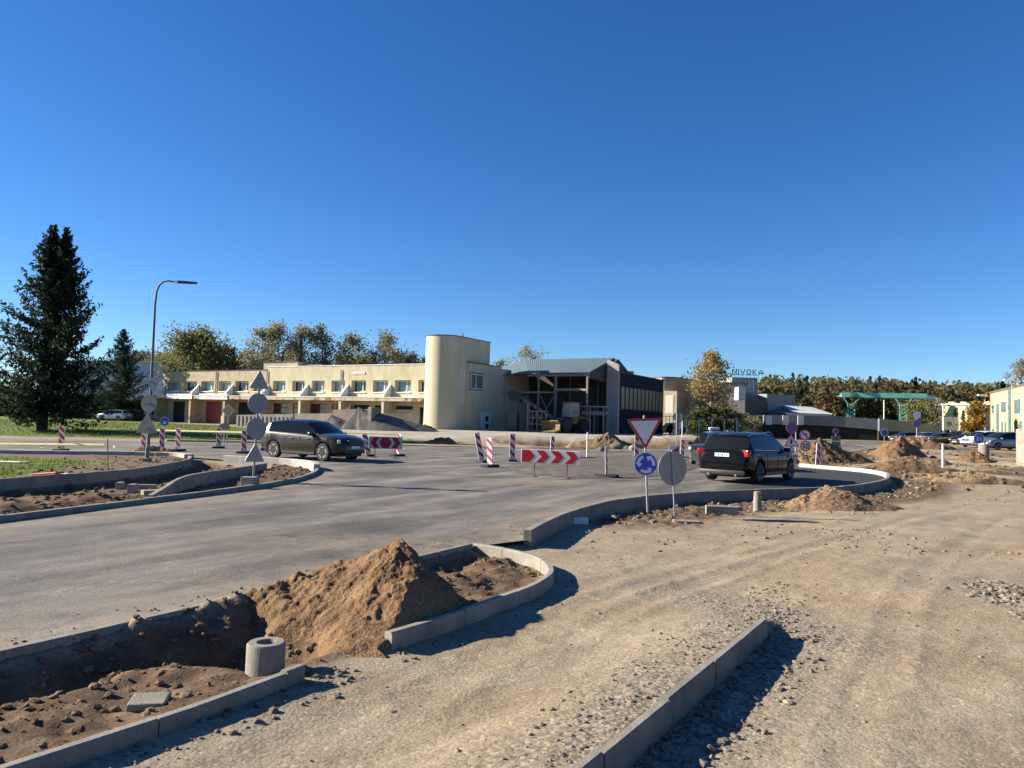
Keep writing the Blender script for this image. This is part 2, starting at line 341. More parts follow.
def ground_material():
    M = bpy.data.materials.new('construction_ground'); M.use_nodes = True
    n = M.node_tree.nodes; l = M.node_tree.links; b = n['Principled BSDF']; b.inputs['Roughness'].default_value = .95; b.inputs['Specular IOR Level'].default_value = .15
    at = n.new('ShaderNodeAttribute'); at.attribute_name = 'mask'; sp = n.new('ShaderNodeSeparateColor'); l.new(at.outputs['Color'], sp.inputs[0])
    tc = n.new('ShaderNodeTexCoord').outputs['Object']
    def noise(sc, det=5, ro=.6, vec=None, dist=0):
        q = n.new('ShaderNodeTexNoise'); q.inputs['Scale'].default_value = sc; q.inputs['Detail'].default_value = det; q.inputs['Roughness'].default_value = ro
        q.inputs['Distortion'].default_value = dist; l.new(vec or tc, q.inputs['Vector']); return q.outputs['Fac']
    def ramp_(f, stops):
        q = n.new('ShaderNodeValToRGB'); l.new(f, q.inputs[0]); e = q.color_ramp.elements
        e[0].position = stops[0][0]; e[0].color = (*stops[0][1], 1); e[1].position = stops[-1][0]; e[1].color = (*stops[-1][1], 1)
        for p_, c in stops[1:-1]: k = e.new(p_); k.color = (*c, 1)
        return q.outputs[0]
    def mix(f, a, b_, bt='MIX'):
        q = n.new('ShaderNodeMix'); q.data_type = 'RGBA'; q.blend_type = bt
        if isinstance(f, float): q.inputs[0].default_value = f
        else: l.new(f, q.inputs[0])
        for s_, v in ((q.inputs[6], a), (q.inputs[7], b_)):
            if isinstance(v, tuple): s_.default_value = (*v, 1)
            else: l.new(v, s_)
        return q.outputs[2]
    def math_(op, a, b_=None, c=None):
        q = n.new('ShaderNodeMath'); q.operation = op
        for s_, v in zip(q.inputs, (a, b_, c)):
            if v is None: continue
            if isinstance(v, (int, float)): s_.default_value = v
            else: l.new(v, s_)
        return q.outputs[0]
    mp = n.new('ShaderNodeMapping'); mp.vector_type = 'TEXTURE'; mp.inputs['Rotation'].default_value = (0, 0, R(53)); mp.inputs['Scale'].default_value = (4.5, .7, 1); l.new(tc, mp.inputs[0]); strk = mp.outputs[0]
    dirt = ramp_(noise(.8, 6, .62), [(.28, (.220, .175, .117)), (.5, (.282, .229, .158)), (.72, (.345, .288, .206))])
    st = ramp_(noise(1.6, 5, .65, strk, .6), [(.34, (.78, .78, .78)), (.5, (1, 1, 1)), (.68, (1.14, 1.12, 1.10))])
    dirt = mix(.75, dirt, st, 'MULTIPLY')
    sand = ramp_(noise(.35, 3, .5), [(.45, (1, 1, 1)), (.7, (1.08, .99, .88))]); dirt = mix(.8, dirt, sand, 'MULTIPLY')
    # pebbles: voronoi cells
    vo = n.new('ShaderNodeTexVoronoi'); vo.inputs['Scale'].default_value = 38; l.new(tc, vo.inputs['Vector'])
    vo2 = n.new('ShaderNodeTexVoronoi'); vo2.inputs['Scale'].default_value = 16; l.new(tc, vo2.inputs['Vector'])
    cell = n.new('ShaderNodeSeparateColor'); l.new(vo.outputs['Color'], cell.inputs[0])
    peb = ramp_(cell.outputs[0], [(.0, (.82, .81, .80)), (.5, (1, 1, 1)), (.93, (1.06, 1.05, 1.03)), (1, (1.5, 1.47, 1.4))])
    gravel = ramp_(cell.outputs[1], [(0, (.12, .098, .072)), (.5, (.23, .188, .135)), (1, (.37, .315, .235))])
    dirt = mix(.8, dirt, peb, 'MULTIPLY')
    fine = ramp_(noise(42, 5, .75), [(.32, (.70, .70, .70)), (.68, (1.30, 1.30, 1.30))])
    gvf = math_('MULTIPLY', sp.outputs[1], ramp_(noise(2.4, 4, .7), [(.3, (.35,)*3), (.6, (1.2,)*3)]))
    col = mix(gvf, dirt, gravel)
    soil = ramp_(noise(3.5, 7, .68), [(.3, (.062, .038, .022)), (.5, (.118, .076, .045)), (.72, (.19, .132, .082))])
    sf = math_('MULTIPLY', sp.outputs[2], ramp_(noise(1.3, 5, .65), [(.25, (.65,)*3), (.5, (1.1,)*3)]))
    col = mix(sf, col, soil)
    pale = ramp_(noise(.5, 6, .65), [(.3, (.28, .245, .195)), (.7, (.42, .385, .32))]); col = mix(at.outputs['Alpha'], col, pale)
    col = mix(1.0, col, fine, 'MULTIPLY')
    grass = ramp_(noise(1.7, 8, .75), [(.25, (.055, .080, .014)), (.5, (.10, .135, .026)), (.70, (.155, .18, .045)), (.85, (.21, .20, .08))])
    gb = ramp_(noise(.25, 4, .6), [(.3, (.75, .75, .75)), (.65, (1.25, 1.22, 1.1))]); grass = mix(1.0, grass, gb, 'MULTIPLY')
    gf = math_('MULTIPLY', sp.outputs[0], ramp_(noise(2.2, 6, .75), [(.25, (.45,)*3), (.45, (1.1,)*3)]))
    col = mix(gf, col, grass)
    l.new(col, b.inputs['Base Color'])
    h = math_('ADD', math_('MULTIPLY', noise(30, 6, .75), .9), math_('MULTIPLY', math_('SUBTRACT', 1.0, vo.outputs['Distance']), .35))
    h = math_('ADD', h, math_('MULTIPLY', math_('SUBTRACT', 1.0, vo2.outputs['Distance']), math_('MULTIPLY', sp.outputs[1], 1.2)))
    h = math_('ADD', h, math_('MULTIPLY', noise(7, 5, .7), 1.2))
    bp = n.new('ShaderNodeBump'); bp.inputs['Strength'].default_value = .55; bp.inputs['Distance'].default_value = .016
    l.new(h, bp.inputs['Height']); l.new(bp.outputs[0], b.inputs['Normal'])
    return M
GM = ground_material()
g = npmesh('ground', V, Fq, GM, smooth=True); tag(g, kind='structure')
ca = g.data.color_attributes.new('mask', 'FLOAT_COLOR', 'POINT')
ca.data.foreach_set('color', np.stack([gr, gv, so_, yd], 1).astype(np.float32).ravel())

# ---------------------------------------------------------------- asphalt
def asphalt_material():
    M = bpy.data.materials.new('dusty_asphalt'); M.use_nodes = True
    n = M.node_tree.nodes; l = M.node_tree.links; b = n['Principled BSDF']; b.inputs['Roughness'].default_value = .85; b.inputs['Specular IOR Level'].default_value = .3
    tc = n.new('ShaderNodeTexCoord').outputs['Object']
    def noise(sc, det, ro, rot=None, scl=(1, 1, 1), loc=(0, 0, 0)):
        v = tc
        if rot is not None:
            mp = n.new('ShaderNodeMapping'); mp.vector_type = 'TEXTURE'; mp.inputs['Rotation'].default_value = (0, 0, -rot); mp.inputs['Scale'].default_value = tuple(1/q for q in scl); mp.inputs['Location'].default_value = loc; l.new(tc, mp.inputs[0]); v = mp.outputs[0]
        q = n.new('ShaderNodeTexNoise'); q.inputs['Scale'].default_value = sc; q.inputs['Detail'].default_value = det; q.inputs['Roughness'].default_value = ro; l.new(v, q.inputs['Vector']); return q.outputs['Fac']
    def rp(f, st):
        q = n.new('ShaderNodeValToRGB'); l.new(f, q.inputs[0]); e = q.color_ramp.elements
        e[0].position = st[0][0]; e[0].color = (*st[0][1], 1); e[1].position = st[-1][0]; e[1].color = (*st[-1][1], 1)
        for p_, c in st[1:-1]: k = e.new(p_); k.color = (*c, 1)
        return q.outputs[0]
    def mul(a, b_, f=1.0, bt='MULTIPLY'):
        q = n.new('ShaderNodeMix'); q.data_type = 'RGBA'; q.blend_type = bt; q.inputs[0].default_value = f; l.new(a, q.inputs[6]); l.new(b_, q.inputs[7]); return q.outputs[2]
    base = rp(noise(.9, 5, .6, R(-60), (.2, 1.0, 1)), [(.30, (.066, .062, .056)), (.44, (.100, .092, .081)), (.56, (.150, .136, .117)), (.70, (.215, .195, .165))])
    patch = rp(noise(.35, 8, .72), [(.34, (.74, .74, .74)), (.5, (1, 1, 1)), (.66, (1.32, 1.28, 1.20))])
    col = mul(base, patch)
    st2 = rp(noise(2.6, 6, .7, R(-52), (.25, 1, 1), (3, 1, 0)), [(.36, (.84, .84, .84)), (.64, (1.14, 1.13, 1.10))]); col = mul(col, st2)
    fine = rp(noise(48, 5, .8), [(.32, (.66, .66, .66)), (.68, (1.34, 1.34, 1.34))]); col = mul(col, fine)
    ln = noise(.55, 7, .55, R(-58), (.35, 1, 1), (7, 2, 0)); ridge = n.new('ShaderNodeMath'); ridge.operation = 'COMPARE'; ridge.inputs[1].default_value = .5; ridge.inputs[2].default_value = .004; l.new(ln, ridge.inputs[0])
    rl = rp(ridge.outputs[0], [(0, (1, 1, 1)), (1, (1.3, 1.28, 1.25))]); col = mul(col, rl)
    spk = rp(noise(9, 8, .8), [(.60, (1, 1, 1)), (.72, (1.45, 1.4, 1.3))]); col = mul(col, spk)
    at = n.new('ShaderNodeAttribute'); at.attribute_name = 'mask'; sp = n.new('ShaderNodeSeparateColor'); l.new(at.outputs['Color'], sp.inputs[0])
    q = n.new('ShaderNodeMix'); q.data_type = 'RGBA'; l.new(sp.outputs[0], q.inputs[0]); l.new(col, q.inputs[6]); q.inputs[7].default_value = (.036, .036, .038, 1)
    # dirt carried on to the edges
    mm = n.new('ShaderNodeMath'); mm.operation = 'MULTIPLY'; l.new(sp.outputs[1], mm.inputs[0]); l.new(rp(noise(3, 6, .75), [(.38, (0, 0, 0)), (.6, (1, 1, 1))]), mm.inputs[1])
    q2 = n.new('ShaderNodeMix'); q2.data_type = 'RGBA'; l.new(mm.outputs[0], q2.inputs[0]); l.new(q.outputs[2], q2.inputs[6]); q2.inputs[7].default_value = (.25, .20, .135, 1)
    q4 = n.new('ShaderNodeMix'); q4.data_type = 'RGBA'; q4.blend_type = 'MULTIPLY'; q4.inputs[0].default_value = 1; l.new(q2.outputs[2], q4.inputs[6]); l.new(fine, q4.inputs[7])
    l.new(q4.outputs[2], b.inputs['Base Color'])
    bp = n.new('ShaderNodeBump'); bp.inputs['Strength'].default_value = .5; bp.inputs['Distance'].default_value = .012; l.new(noise(45, 5, .7), bp.inputs['Height']); l.new(bp.outputs[0], b.inputs['Normal'])
    return M
AM = asphalt_material()
def sheet(name, poly, mt, zf, cell=1.0, kind='structure'):
    bm = bmesh.new(); vs = [bm.verts.new((x, y, 0)) for x, y in poly]; bm.faces.new(vs)
    xs_ = [p[0] for p in poly]; ys_ = [p[1] for p in poly]
    for k in np.arange(math.floor(min(xs_)), max(xs_), cell): bmesh.ops.bisect_plane(bm, geom=bm.verts[:]+bm.edges[:]+bm.faces[:], plane_co=(k, 0, 0), plane_no=(1, 0, 0))
    for k in np.arange(math.floor(min(ys_)), max(ys_), cell): bmesh.ops.bisect_plane(bm, geom=bm.verts[:]+bm.edges[:]+bm.faces[:], plane_co=(0, k, 0), plane_no=(0, 1, 0))
    bmesh.ops.triangulate(bm, faces=[f for f in bm.faces if len(f.verts) > 4])
    bmesh.ops.recalc_face_normals(bm, faces=bm.faces)
    me = bpy.data.meshes.new(name); bm.to_mesh(me); bm.free()
    n_ = len(me.vertices); c = np.zeros(n_*3); me.vertices.foreach_get('co', c); c = c.reshape(-1, 3); c[:, 2] = zf(c[:, 0], c[:, 1]); me.vertices.foreach_set('co', c.ravel())
    me.polygons.foreach_set('use_smooth', [True]*len(me.polygons)); me.materials.append(mt)
    up = sum(p.normal.z for p in me.polygons)
    if up < 0: me.flip_normals()
    o = bpy.data.objects.new(name, me); COL.objects.link(o); tag(o, kind=kind); return o, c
def zroad(x, y): return .12+ramp(x, y)+.010*fbm(x, y, .3, 2, 7)
ro, c = sheet('road', ROAD, AM, zroad, .5)
newr = ss(7.0, 9.5, c[:, 0]-.35*(c[:, 1]-24))*ss(50, 40, c[:, 1])*ss(2, 5, c[:, 0]-.0*c[:, 1])
newr = ss(0, 1.6, sdf([(4.2, 20.2), (20, 24), (24, 42), (15, 41), (12.2, 34), (9.5, 29.5), (7, 25.5)], c[:, 0], c[:, 1]))
dr = sdf(ROAD, c[:, 0], c[:, 1]); edge = (1-ss(0, 1.7, dr))*(1-newr)
edge = np.maximum(edge, .9*ss(2.2, .3, np.hypot((c[:, 0]-1.5)/1.0, (c[:, 1]-24)/.35)-2.0)*.7)
edge = np.maximum(edge, .6*ss(.0, .7, fbm(c[:, 0], c[:, 1], .35, 4, 14)-.1))
ca = ro.data.color_attributes.new('mask', 'FLOAT_COLOR', 'POINT')
ca.data.foreach_set('color', np.stack([newr, edge*(1-newr), newr*0, newr*0+1], 1).astype(np.float32).ravel())
# gravel centre of the future roundabout
ISG = [G(*p, .16) for p in [(505, 464), (540, 458), (600, 454.5), (670, 454), (703, 458), (700, 466), (675, 473), (640, 476.5), (590, 477.5), (545, 475), (512, 471)]]
ISG = chaikin(ISG, 2, True)
GRV = mat('grey_gravel', (.075, .066, .054), .95, col2=(.175, .155, .128), scale=2.2, bump=.8, bscale=22, fine=.35, spec=.1)
sheet('gravel_island', ISG, GRV, lambda x, y: .134+.06*ss(0, 1.2, sdf(ISG, x, y))+.02*np.abs(fbm(x, y, 2, 3, 5))*ss(0, .6, sdf(ISG, x, y)), .5)
#MARK_KERBS
# ---------------------------------------------------------------- kerbs
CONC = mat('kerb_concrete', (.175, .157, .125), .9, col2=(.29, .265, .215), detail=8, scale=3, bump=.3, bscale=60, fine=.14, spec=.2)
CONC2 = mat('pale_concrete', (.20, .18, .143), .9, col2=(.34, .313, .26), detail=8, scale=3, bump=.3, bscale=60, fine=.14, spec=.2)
SUNLIT = mat('pale_sunlit_concrete', (.32, .30, .255), .9, col2=(.50, .475, .415), detail=8, scale=3, bump=.3, bscale=60, fine=.14, spec=.2)  # paler copy of the kerb concrete; sunlit brightness of far kerbs put into colour
def resample(pts, d):
    out = [Vector(pts[0])]; acc = 0
    for a, b in zip(pts[:-1], pts[1:]):
        a = Vector(a); b = Vector(b); L = (b-a).length; t = d-acc
        while t <= L: out.append(a+(b-a)*(t/L)); t += d
        acc = (acc+L) % d if L+acc >= d else acc+L
    if (out[-1]-Vector(pts[-1])).length > d*.3: out.append(Vector(pts[-1]))
    return out
def kerb(label, pts, zt, w, h, mt=CONC, stone=1.0, zf=None, group=None):
    """one run of kerb stones: chamfered section, fine open joints between stones"""
    p = resample(pts, stone/4); mb = MB(); rnd = random.Random(len(pts))
    sec = [(-w/2, -h), (-w/2, -.018), (-w/2+.014, 0), (w/2-.014, 0), (w/2, -.018), (w/2, -h)]
    n = len(p); k = 0
    while k < n-1:
        e = min(k+4, n-1); vs = []; dz = rnd.uniform(-.007, .007); off = rnd.uniform(-.006, .006)
        m_ = e-k+1
        for j in range(k, e+1):
            t = (p[min(j+1, n-1)]-p[max(j-1, 0)]).normalized(); nn = Vector((-t.y, t.x))
            q = p[j].copy()
            if j == k: q += t*.005
            if j == e: q -= t*.005
            z = zt+(zf(q.x, q.y) if zf else 0)+dz
            for sx, sz in sec: vs.append((q.x+nn.x*(sx+off), q.y+nn.y*(sx+off), z+sz))
        fs = [(i*6+c, i*6+(c+1) % 6, (i+1)*6+(c+1) % 6, (i+1)*6+c) for i in range(m_-1) for c in range(6)]
        fs += [tuple(range(6))[::-1], tuple(range((m_-1)*6, m_*6))]
        mb.add(vs, fs); k = e
    mb.s = 0
    # mortar core fills the joints a little below the faces
    o = mb.build('kerb', mt)
    tag(o, label, 'kerb', group)
    return o
kerb('long sunken concrete kerb along the near edge of the asphalt behind the soil trench', [(-5.6, 2.7)]+As, .175, .10, .35)
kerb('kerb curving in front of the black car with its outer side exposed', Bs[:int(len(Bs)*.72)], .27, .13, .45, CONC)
kerb('pale sunlit kerb on the far side of the new asphalt end behind the black car', Bs[int(len(Bs)*.72)-1:], .30, .14, .40, SUNLIT)
nC = [i for i, q in enumerate(Cs) if q[1] > 25.5][0]
kerb('kerb running along the left road edge to the rounded nose of the island with sign backs', Cs[:nC+1], .225, .13, .45)
kerb('thick pale kerb at the back of the island beside the brown car', Cs[nC:], .36, .22, .50, SUNLIT)
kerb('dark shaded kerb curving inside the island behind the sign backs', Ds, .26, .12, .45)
nE = [i for i, q in enumerate(Es) if q[0] < -13 and q[1] > 30][0]
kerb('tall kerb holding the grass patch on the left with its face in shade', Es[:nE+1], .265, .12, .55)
kerb('pale kerb along the far side of the grass patch near the lamp post', Es[nE:], .33, .38, .40, SUNLIT)
kerb('straight narrow concrete kerb at the lower left ending beside the pipe stub', Fk, .155, .08, .34, CONC, 1.0)
kerb('narrow concrete kerb looping round the small soil island beside the sand pile', Gs, .175, .09, .34, CONC2)
kerb('straight narrow concrete kerb standing alone in the foreground with gravel beside it', Hk, .165, .08, .34, CONC, 1.0)
# a rough verge kerb at the roundabout far side
kerb('low kerb along the far side of the roundabout in front of the yard', [(-22, 47.6), (-10, 49.7), (4.6, 51.3)], .26, .15, .4)

# ---------------------------------------------------------------- soil heaps
SANDM = mat('sand_soil', (.118, .068, .034), .97, col2=(.24, .152, .082), scale=2.6, detail=9, bump=.9, bscale=48, fine=.35, spec=.1)
SANDY = mat('yellow_sand', (.15, .095, .052), .97, col2=(.27, .185, .108), scale=1.6, detail=7, bump=1.0, bscale=14, fine=.3, spec=.1)
GREYH = mat('grey_aggregate', (.085, .08, .075), .97, col2=(.17, .16, .145), scale=1.2, detail=6, bump=.9, bscale=14, fine=.3, spec=.1)
def heap(name, label, cat, cx, cy, rx, ry, h, mt, seed=0, apex=(0, 0), rot=0, rough=.12, nr=70, na=160, sharp=1.15, group=None, lumps=1, zb=None, clip=None):
    t = np.linspace(0, 1, nr)[:, None]; a = np.linspace(0, 2*PI, na, endpoint=False)[None, :]
    wob = 1+.16*np.sin(2*a+seed)+.10*np.sin(3*a+1.7*seed)+.05*np.sin(7*a+seed*.3)
    ex = rx*wob*np.cos(a); ey = ry*wob*np.sin(a)
    X = apex[0]*(1-t)+(ex)*t; Y = apex[1]*(1-t)+(ey)*t
    c, s_ = math.cos(rot), math.sin(rot); X, Y = cx+X*c-Y*s_, cy+X*s_+Y*c
    prof = np.clip(1-t, 0, 1)**sharp; prof = prof + .05*np.exp(-(t/.10)**2) + 0*a
    sc = 1.6/max(rx, .6)
    gul = fbm(a*3.2+seed+0*t, t*1.2+0*a, 1.5, 4, seed+3)
    nz = fbm(X, Y, 1.3*sc, 5, seed+5, .6)*rough*h*1.5 + gul*rough*h*.35*np.sin(np.clip(t*1.1, 0, 1)*PI) + np.abs(fbm(X, Y, 5*sc, 4, seed+9, .65))*rough*h*.6*lumps
    base = T(X.ravel(), Y.ravel()).reshape(X.shape) if zb is None else zb
    Zz = base-.10*t**6 - .02+h*prof+nz*(1-t**3)
    if clip is not None: Zz = np.minimum(Zz, clip(X.ravel(), Y.ravel()).reshape(X.shape))
    Vv = np.stack([X.ravel(), Y.ravel(), Zz.ravel()], 1)
    i_ = np.arange(nr*na).reshape(nr, na); j = np.roll(i_, -1, 1)
    Fc = np.stack([i_[:-1].ravel(), i_[1:].ravel(), j[1:].ravel(), j[:-1].ravel()], 1)
    o = npmesh(name, Vv, Fc, mt, smooth=True); me = o.data
    bm = bmesh.new(); bm.from_mesh(me); bmesh.ops.remove_doubles(bm, verts=bm.verts, dist=.0005); bmesh.ops.recalc_face_normals(bm, faces=bm.faces)
    bm.to_mesh(me); bm.free()
    tag(o, label, cat, group); return o
heap('sand_pile', 'tall brown sand pile on the small island, nearest to the camera', 'sand pile', -1.30, 7.30, 1.32, 1.20, .72, SANDM, 3, apex=(.16, .68), rot=0, rough=.045, nr=170, na=460, sharp=1.14, clip=lambda x, y: np.where(y+.85*x > 5.45, .10+1.1*np.maximum(sdf(VERGE, x, y)-.05, 0)-3*np.maximum(-sdf(VERGE, x, y)-.0, 0)+.03*fbm(x, y, 6, 3, 2), 5.0))
heap('sand_pile', 'low ochre sand pile between the concrete bollard and the pale kerb', 'sand pile', 8.75, 19.7, 2.0, 1.05, .47, SANDY, 5, apex=(-.3, .1), rough=.16, nr=90, na=240, sharp=.9)
MG = 'soil mounds on the building site to the right'
heap('soil_mound', 'brown soil mound just behind the pale kerb with a white beacon stuck in it', 'soil mound', 18.9, 44.5, 2.5, 2.0, 1.3, SANDM, 8, apex=(-.4, 0), rough=.16, group=MG)
heap('soil_mound', 'lower left shoulder mound beside the cluster of road signs', 'soil mound', 16.2, 42.5, 1.9, 1.6, .75, SANDY, 9, rough=.18, group=MG)
heap('soil_mound', 'steep conical brown mound right of the grey information plates', 'soil mound', 28.0, 54.0, 2.5, 2.2, 1.5, SANDM, 12, apex=(.5, 0), rough=.12, group=MG)
heap('soil_mound', 'long low reddish mound in front of the parked cars', 'soil mound', 36.5, 66.5, 3.2, 2.2, 1.0, SANDM, 14, rough=.2, group=MG, sharp=.7)
heap('soil_mound', 'low crumbly soil heap in front of the white pipe marker', 'soil mound', 19.8, 37.0, 2.6, 1.0, .32, SANDM, 16, rough=.35, group=MG, sharp=.6)
heap('soil_mound', 'dark broken soil heap beside the rightmost grey concrete pipe', 'soil mound', 31.6, 50.5, 1.4, 1.0, .65, SANDM, 18, rough=.3, group=MG, sharp=.7)
heap('soil_mound', 'low dirt ridge with clods right of the pale kerb end', 'soil mound', 19.2, 31.0, 2.8, 1.0, .30, SANDY, 23, rough=.5, group=MG, sharp=.6)
heap('soil_mound', 'scattered soil rise beyond the black car among trench spoil', 'soil mound', 24.0, 44.0, 2.5, 1.2, .5, SANDY, 27, rough=.3, group=MG, sharp=.7)
heap('soil_heap', 'small dark soil heap on the carriageway beyond the grass patch', 'soil mound', -16.3, 34.2, 1.5, .8, .38, SANDM, 31, rough=.3, sharp=.7)
heap('soil_heap', 'brown spoil heap beside the pale boulders behind the yield sign', 'soil mound', 8.0, 60.0, 3.2, 1.3, .8, SANDY, 33, rough=.3, sharp=.7)
heap('soil_heap', 'low brown spoil heap at the lawn edge behind the brown car', 'soil mound', -14.5, 49.6, 2.6, .8, .55, SANDM, 35, rough=.3, sharp=.7)
heap('soil_heap', 'small turf and soil heap on the grass verge right of the red hexagon board', 'soil mound', -5.0, 53.6, 1.5, .6, .55, SANDM, 36, rough=.3, sharp=.7)

# ---------------------------------------------------------------- loose stones (uncountable)
def stones(name, C_, sz, mt, seed=1):
    rs = np.random.RandomState(seed); n = len(C_)
    ph = (1+5**.5)/2
    ico = np.array([(-1, ph, 0), (1, ph, 0), (-1, -ph, 0), (1, -ph, 0), (0, -1, ph), (0, 1, ph), (0, -1, -ph), (0, 1, -ph), (ph, 0, -1), (ph, 0, 1), (-ph, 0, -1), (-ph, 0, 1)])/1.9
    fc = np.array([(0, 11, 5), (0, 5, 1), (0, 1, 7), (0, 7, 10), (0, 10, 11), (1, 5, 9), (5, 11, 4), (11, 10, 2), (10, 7, 6), (7, 1, 8), (3, 9, 4), (3, 4, 2), (3, 2, 6), (3, 6, 8), (3, 8, 9), (4, 9, 5), (2, 4, 11), (6, 2, 10), (8, 6, 7), (9, 8, 1)])
    Vv = np.repeat(ico[None], n, 0)*(1+.45*(rs.rand(n, 12, 1)-.5))
    Vv = Vv*(np.stack([.6+.6*rs.rand(n), .55+.5*rs.rand(n), .4+.3*rs.rand(n)], 1)[:, None, :])
    a = rs.rand(n)*2*PI; c, s_ = np.cos(a)[:, None], np.sin(a)[:, None]
    X = Vv[..., 0]*c-Vv[..., 1]*s_; Y = Vv[..., 0]*s_+Vv[..., 1]*c
    Vv = np.stack([X, Y, Vv[..., 2]], 2)*sz[:, None, None]+C_[:, None, :]
    Fc = fc[None]+12*np.arange(n)[:, None, None]
    return npmesh(name, Vv.reshape(-1, 3), Fc.reshape(-1, 3), mt)
STN = mat('stone_mix', (.10, .082, .06), .9, col2=(.27, .225, .165), scale=9, detail=2, fine=.3, bscale=40, spec=.2)
CLOD = mat('clod_mix', (.085, .055, .032), .97, col2=(.22, .15, .09), scale=6, detail=3, fine=.3, bscale=40, spec=.1)
rs = np.random.RandomState(11)
def scatter(fn, n, box, smin, smax, power=3, mt=STN, name='gravel', seed=1, sink=.25):
    x = rs.uniform(box[0], box[1], n*3); y = rs.uniform(box[2], box[3], n*3)
    w = fn(x, y); k = rs.rand(len(x)) < w; x = x[k][:n]; y = y[k][:n]
    s_ = smin+(smax-smin)*rs.rand(len(x))**power; z = T(x, y)+s_*(.35-sink)
    return np.stack([x, y, z], 1), s_
HX, HY = 2.5, 7.28; _e = Vector((2.5, 3.86)).normalized()
def hq(x, y): return (x-HX)*_e.y-(y-HY)*_e.x
def hs(x, y): return (x-HX)*_e.x+(y-HY)*_e.y
parts = []
# beside the straight kerb: coarse on its right, fine on the left
parts.append(scatter(lambda x, y: np.where(hq(x, y) > .03, ss(.75, .15, hq(x, y)), 0)*ss(.6, -.2, hs(x, y)), 3000, (-.5, 4.0, 2.8, 8.0), .010, .050, 2.4))
parts.append(scatter(lambda x, y: np.where(hq(x, y) < -.05, .8*ss(-.95, -.15, hq(x, y)), 0)*ss(.3, -.4, hs(x, y)), 1900, (-1.5, 3.0, 2.8, 8.0), .007, .03, 2.5))
parts.append(scatter(lambda x, y: np.exp(-(((x-2.9-.30*(y-8))/.30)**2))*ss(7.3, 7.6, y)*ss(10.5, 8.2, y), 1500, (1.5, 5, 7, 10.5), .008, .035, 2.5))
# heap of stones on the right edge
parts.append(scatter(lambda x, y: np.exp(-(((x-6.3-.12*(y-8))/.40)**2)*1.0)*ss(5.5, 6.5, y)*ss(10.5, 9, y), 3800, (5.0, 8.0, 5.5, 10.5), .012, .06, 2.2))
# along kerbs F and G outer side
parts.append(scatter(lambda x, y: ss(.45, .1, pdist(Fk, x, y))*(sdf(VERGE, x, y) < -.05)+ss(.35, .05, np.hypot(x+1.35, y-5.75)), 1500, (-3.2, -.5, 3.0, 6.6), .008, .042, 3.2))
parts.append(scatter(lambda x, y: .7*ss(.5, .08, pdist(Gk[:5], x, y))*(sdf(VERGE, x, y) < -.05), 700, (-1.6, 1.4, 5.8, 10), .008, .035, 3))
parts.append(scatter(lambda x, y: (sdf(ISG, x, y) > .1)*.9, 1800, (-2, 12, 26, 42), .015, .07, 3))
# general thin scatter on the track
parts.append(scatter(lambda x, y: (sdf(ROAD, x, y) < -.15)*(.12+.88*ss(.15, .6, fbm(x*.8, y*.6, .8, 3, 77)))*(sdf(VERGE, x, y) < 0), 3600, (-3, 10, 3, 16), .004, .026, 4))
parts.append(scatter(lambda x, y: (sdf(ROAD, x, y) < -.15)*(x > .8)*ss(.1, .6, fbm(x*.5, y*.5, .6, 3, 78)), 3500, (0.5, 26, 12, 30), .012, .06, 4))
parts.append(scatter(lambda x, y: (sdf(ROAD, x, y) < -.15)*ss(2.4, .3, -sdf(ROAD, x, y))*(x > 1.5), 2600, (1.2, 20, 15, 34), .015, .11, 3))
parts.append(scatter(lambda x, y: ss(.9, .1, sdf(ROAD, x, y))*(sdf(ROAD, x, y) > 0)*(x > -8), 1800, (-5.5, 3, 4, 14), .005, .022, 3))
C_ = np.concatenate([p[0] for p in parts]); s_ = np.concatenate([p[1] for p in parts])
onroad = sdf(ROAD, C_[:, 0], C_[:, 1]) > 0; C_[onroad, 2] += .075
tag(stones('gravel', C_, s_, STN), kind='stuff')
parts = []
parts.append(scatter(lambda x, y: (sdf(VERGE, x, y) > .1)*(.25+.75*ss(-.1, .5, fbm(x, y, 1.2, 3, 79))), 4200, (-5.5, .8, 3, 11.2), .008, .055, 3.5))
parts.append(scatter(lambda x, y: np.exp(-((x+2.62)**2+(y-7.35)**2)/.22)+np.exp(-((x+2.2)**2+(y-7.9)**2)/.2)+np.exp(-((x+3.3)**2+(y-6.3)**2)/.15), 280, (-4.5, -1.2, 5.5, 8.8), .015, .07, 2.6))
parts.append(scatter(lambda x, y: (sdf(PIT, x, y) > .1)*.9+(sdf(ISLE, x, y) > .1)*.9, 2600, (-16, -6, 10, 31), .015, .11, 3.5))
parts.append(scatter(lambda x, y: (sdf(Ek + [(-60, 20), (-60, -5)], x, y) > .2)*ss(-17, -13, x)*.8, 900, (-18, -11, 17, 31), .012, .08, 3.5))
parts.append(scatter(lambda x, y: (x > 12)*ss(-.1, .5, fbm(x, y, .4, 3, 80))*(sdf(ROAD, x, y) < -.2), 2600, (12, 46, 26, 62), .03, .22, 4))
C_ = np.concatenate([p[0] for p in parts]); s_ = np.concatenate([p[1] for p in parts])
tag(stones('soil_clods', C_, s_, CLOD, 2), kind='stuff')
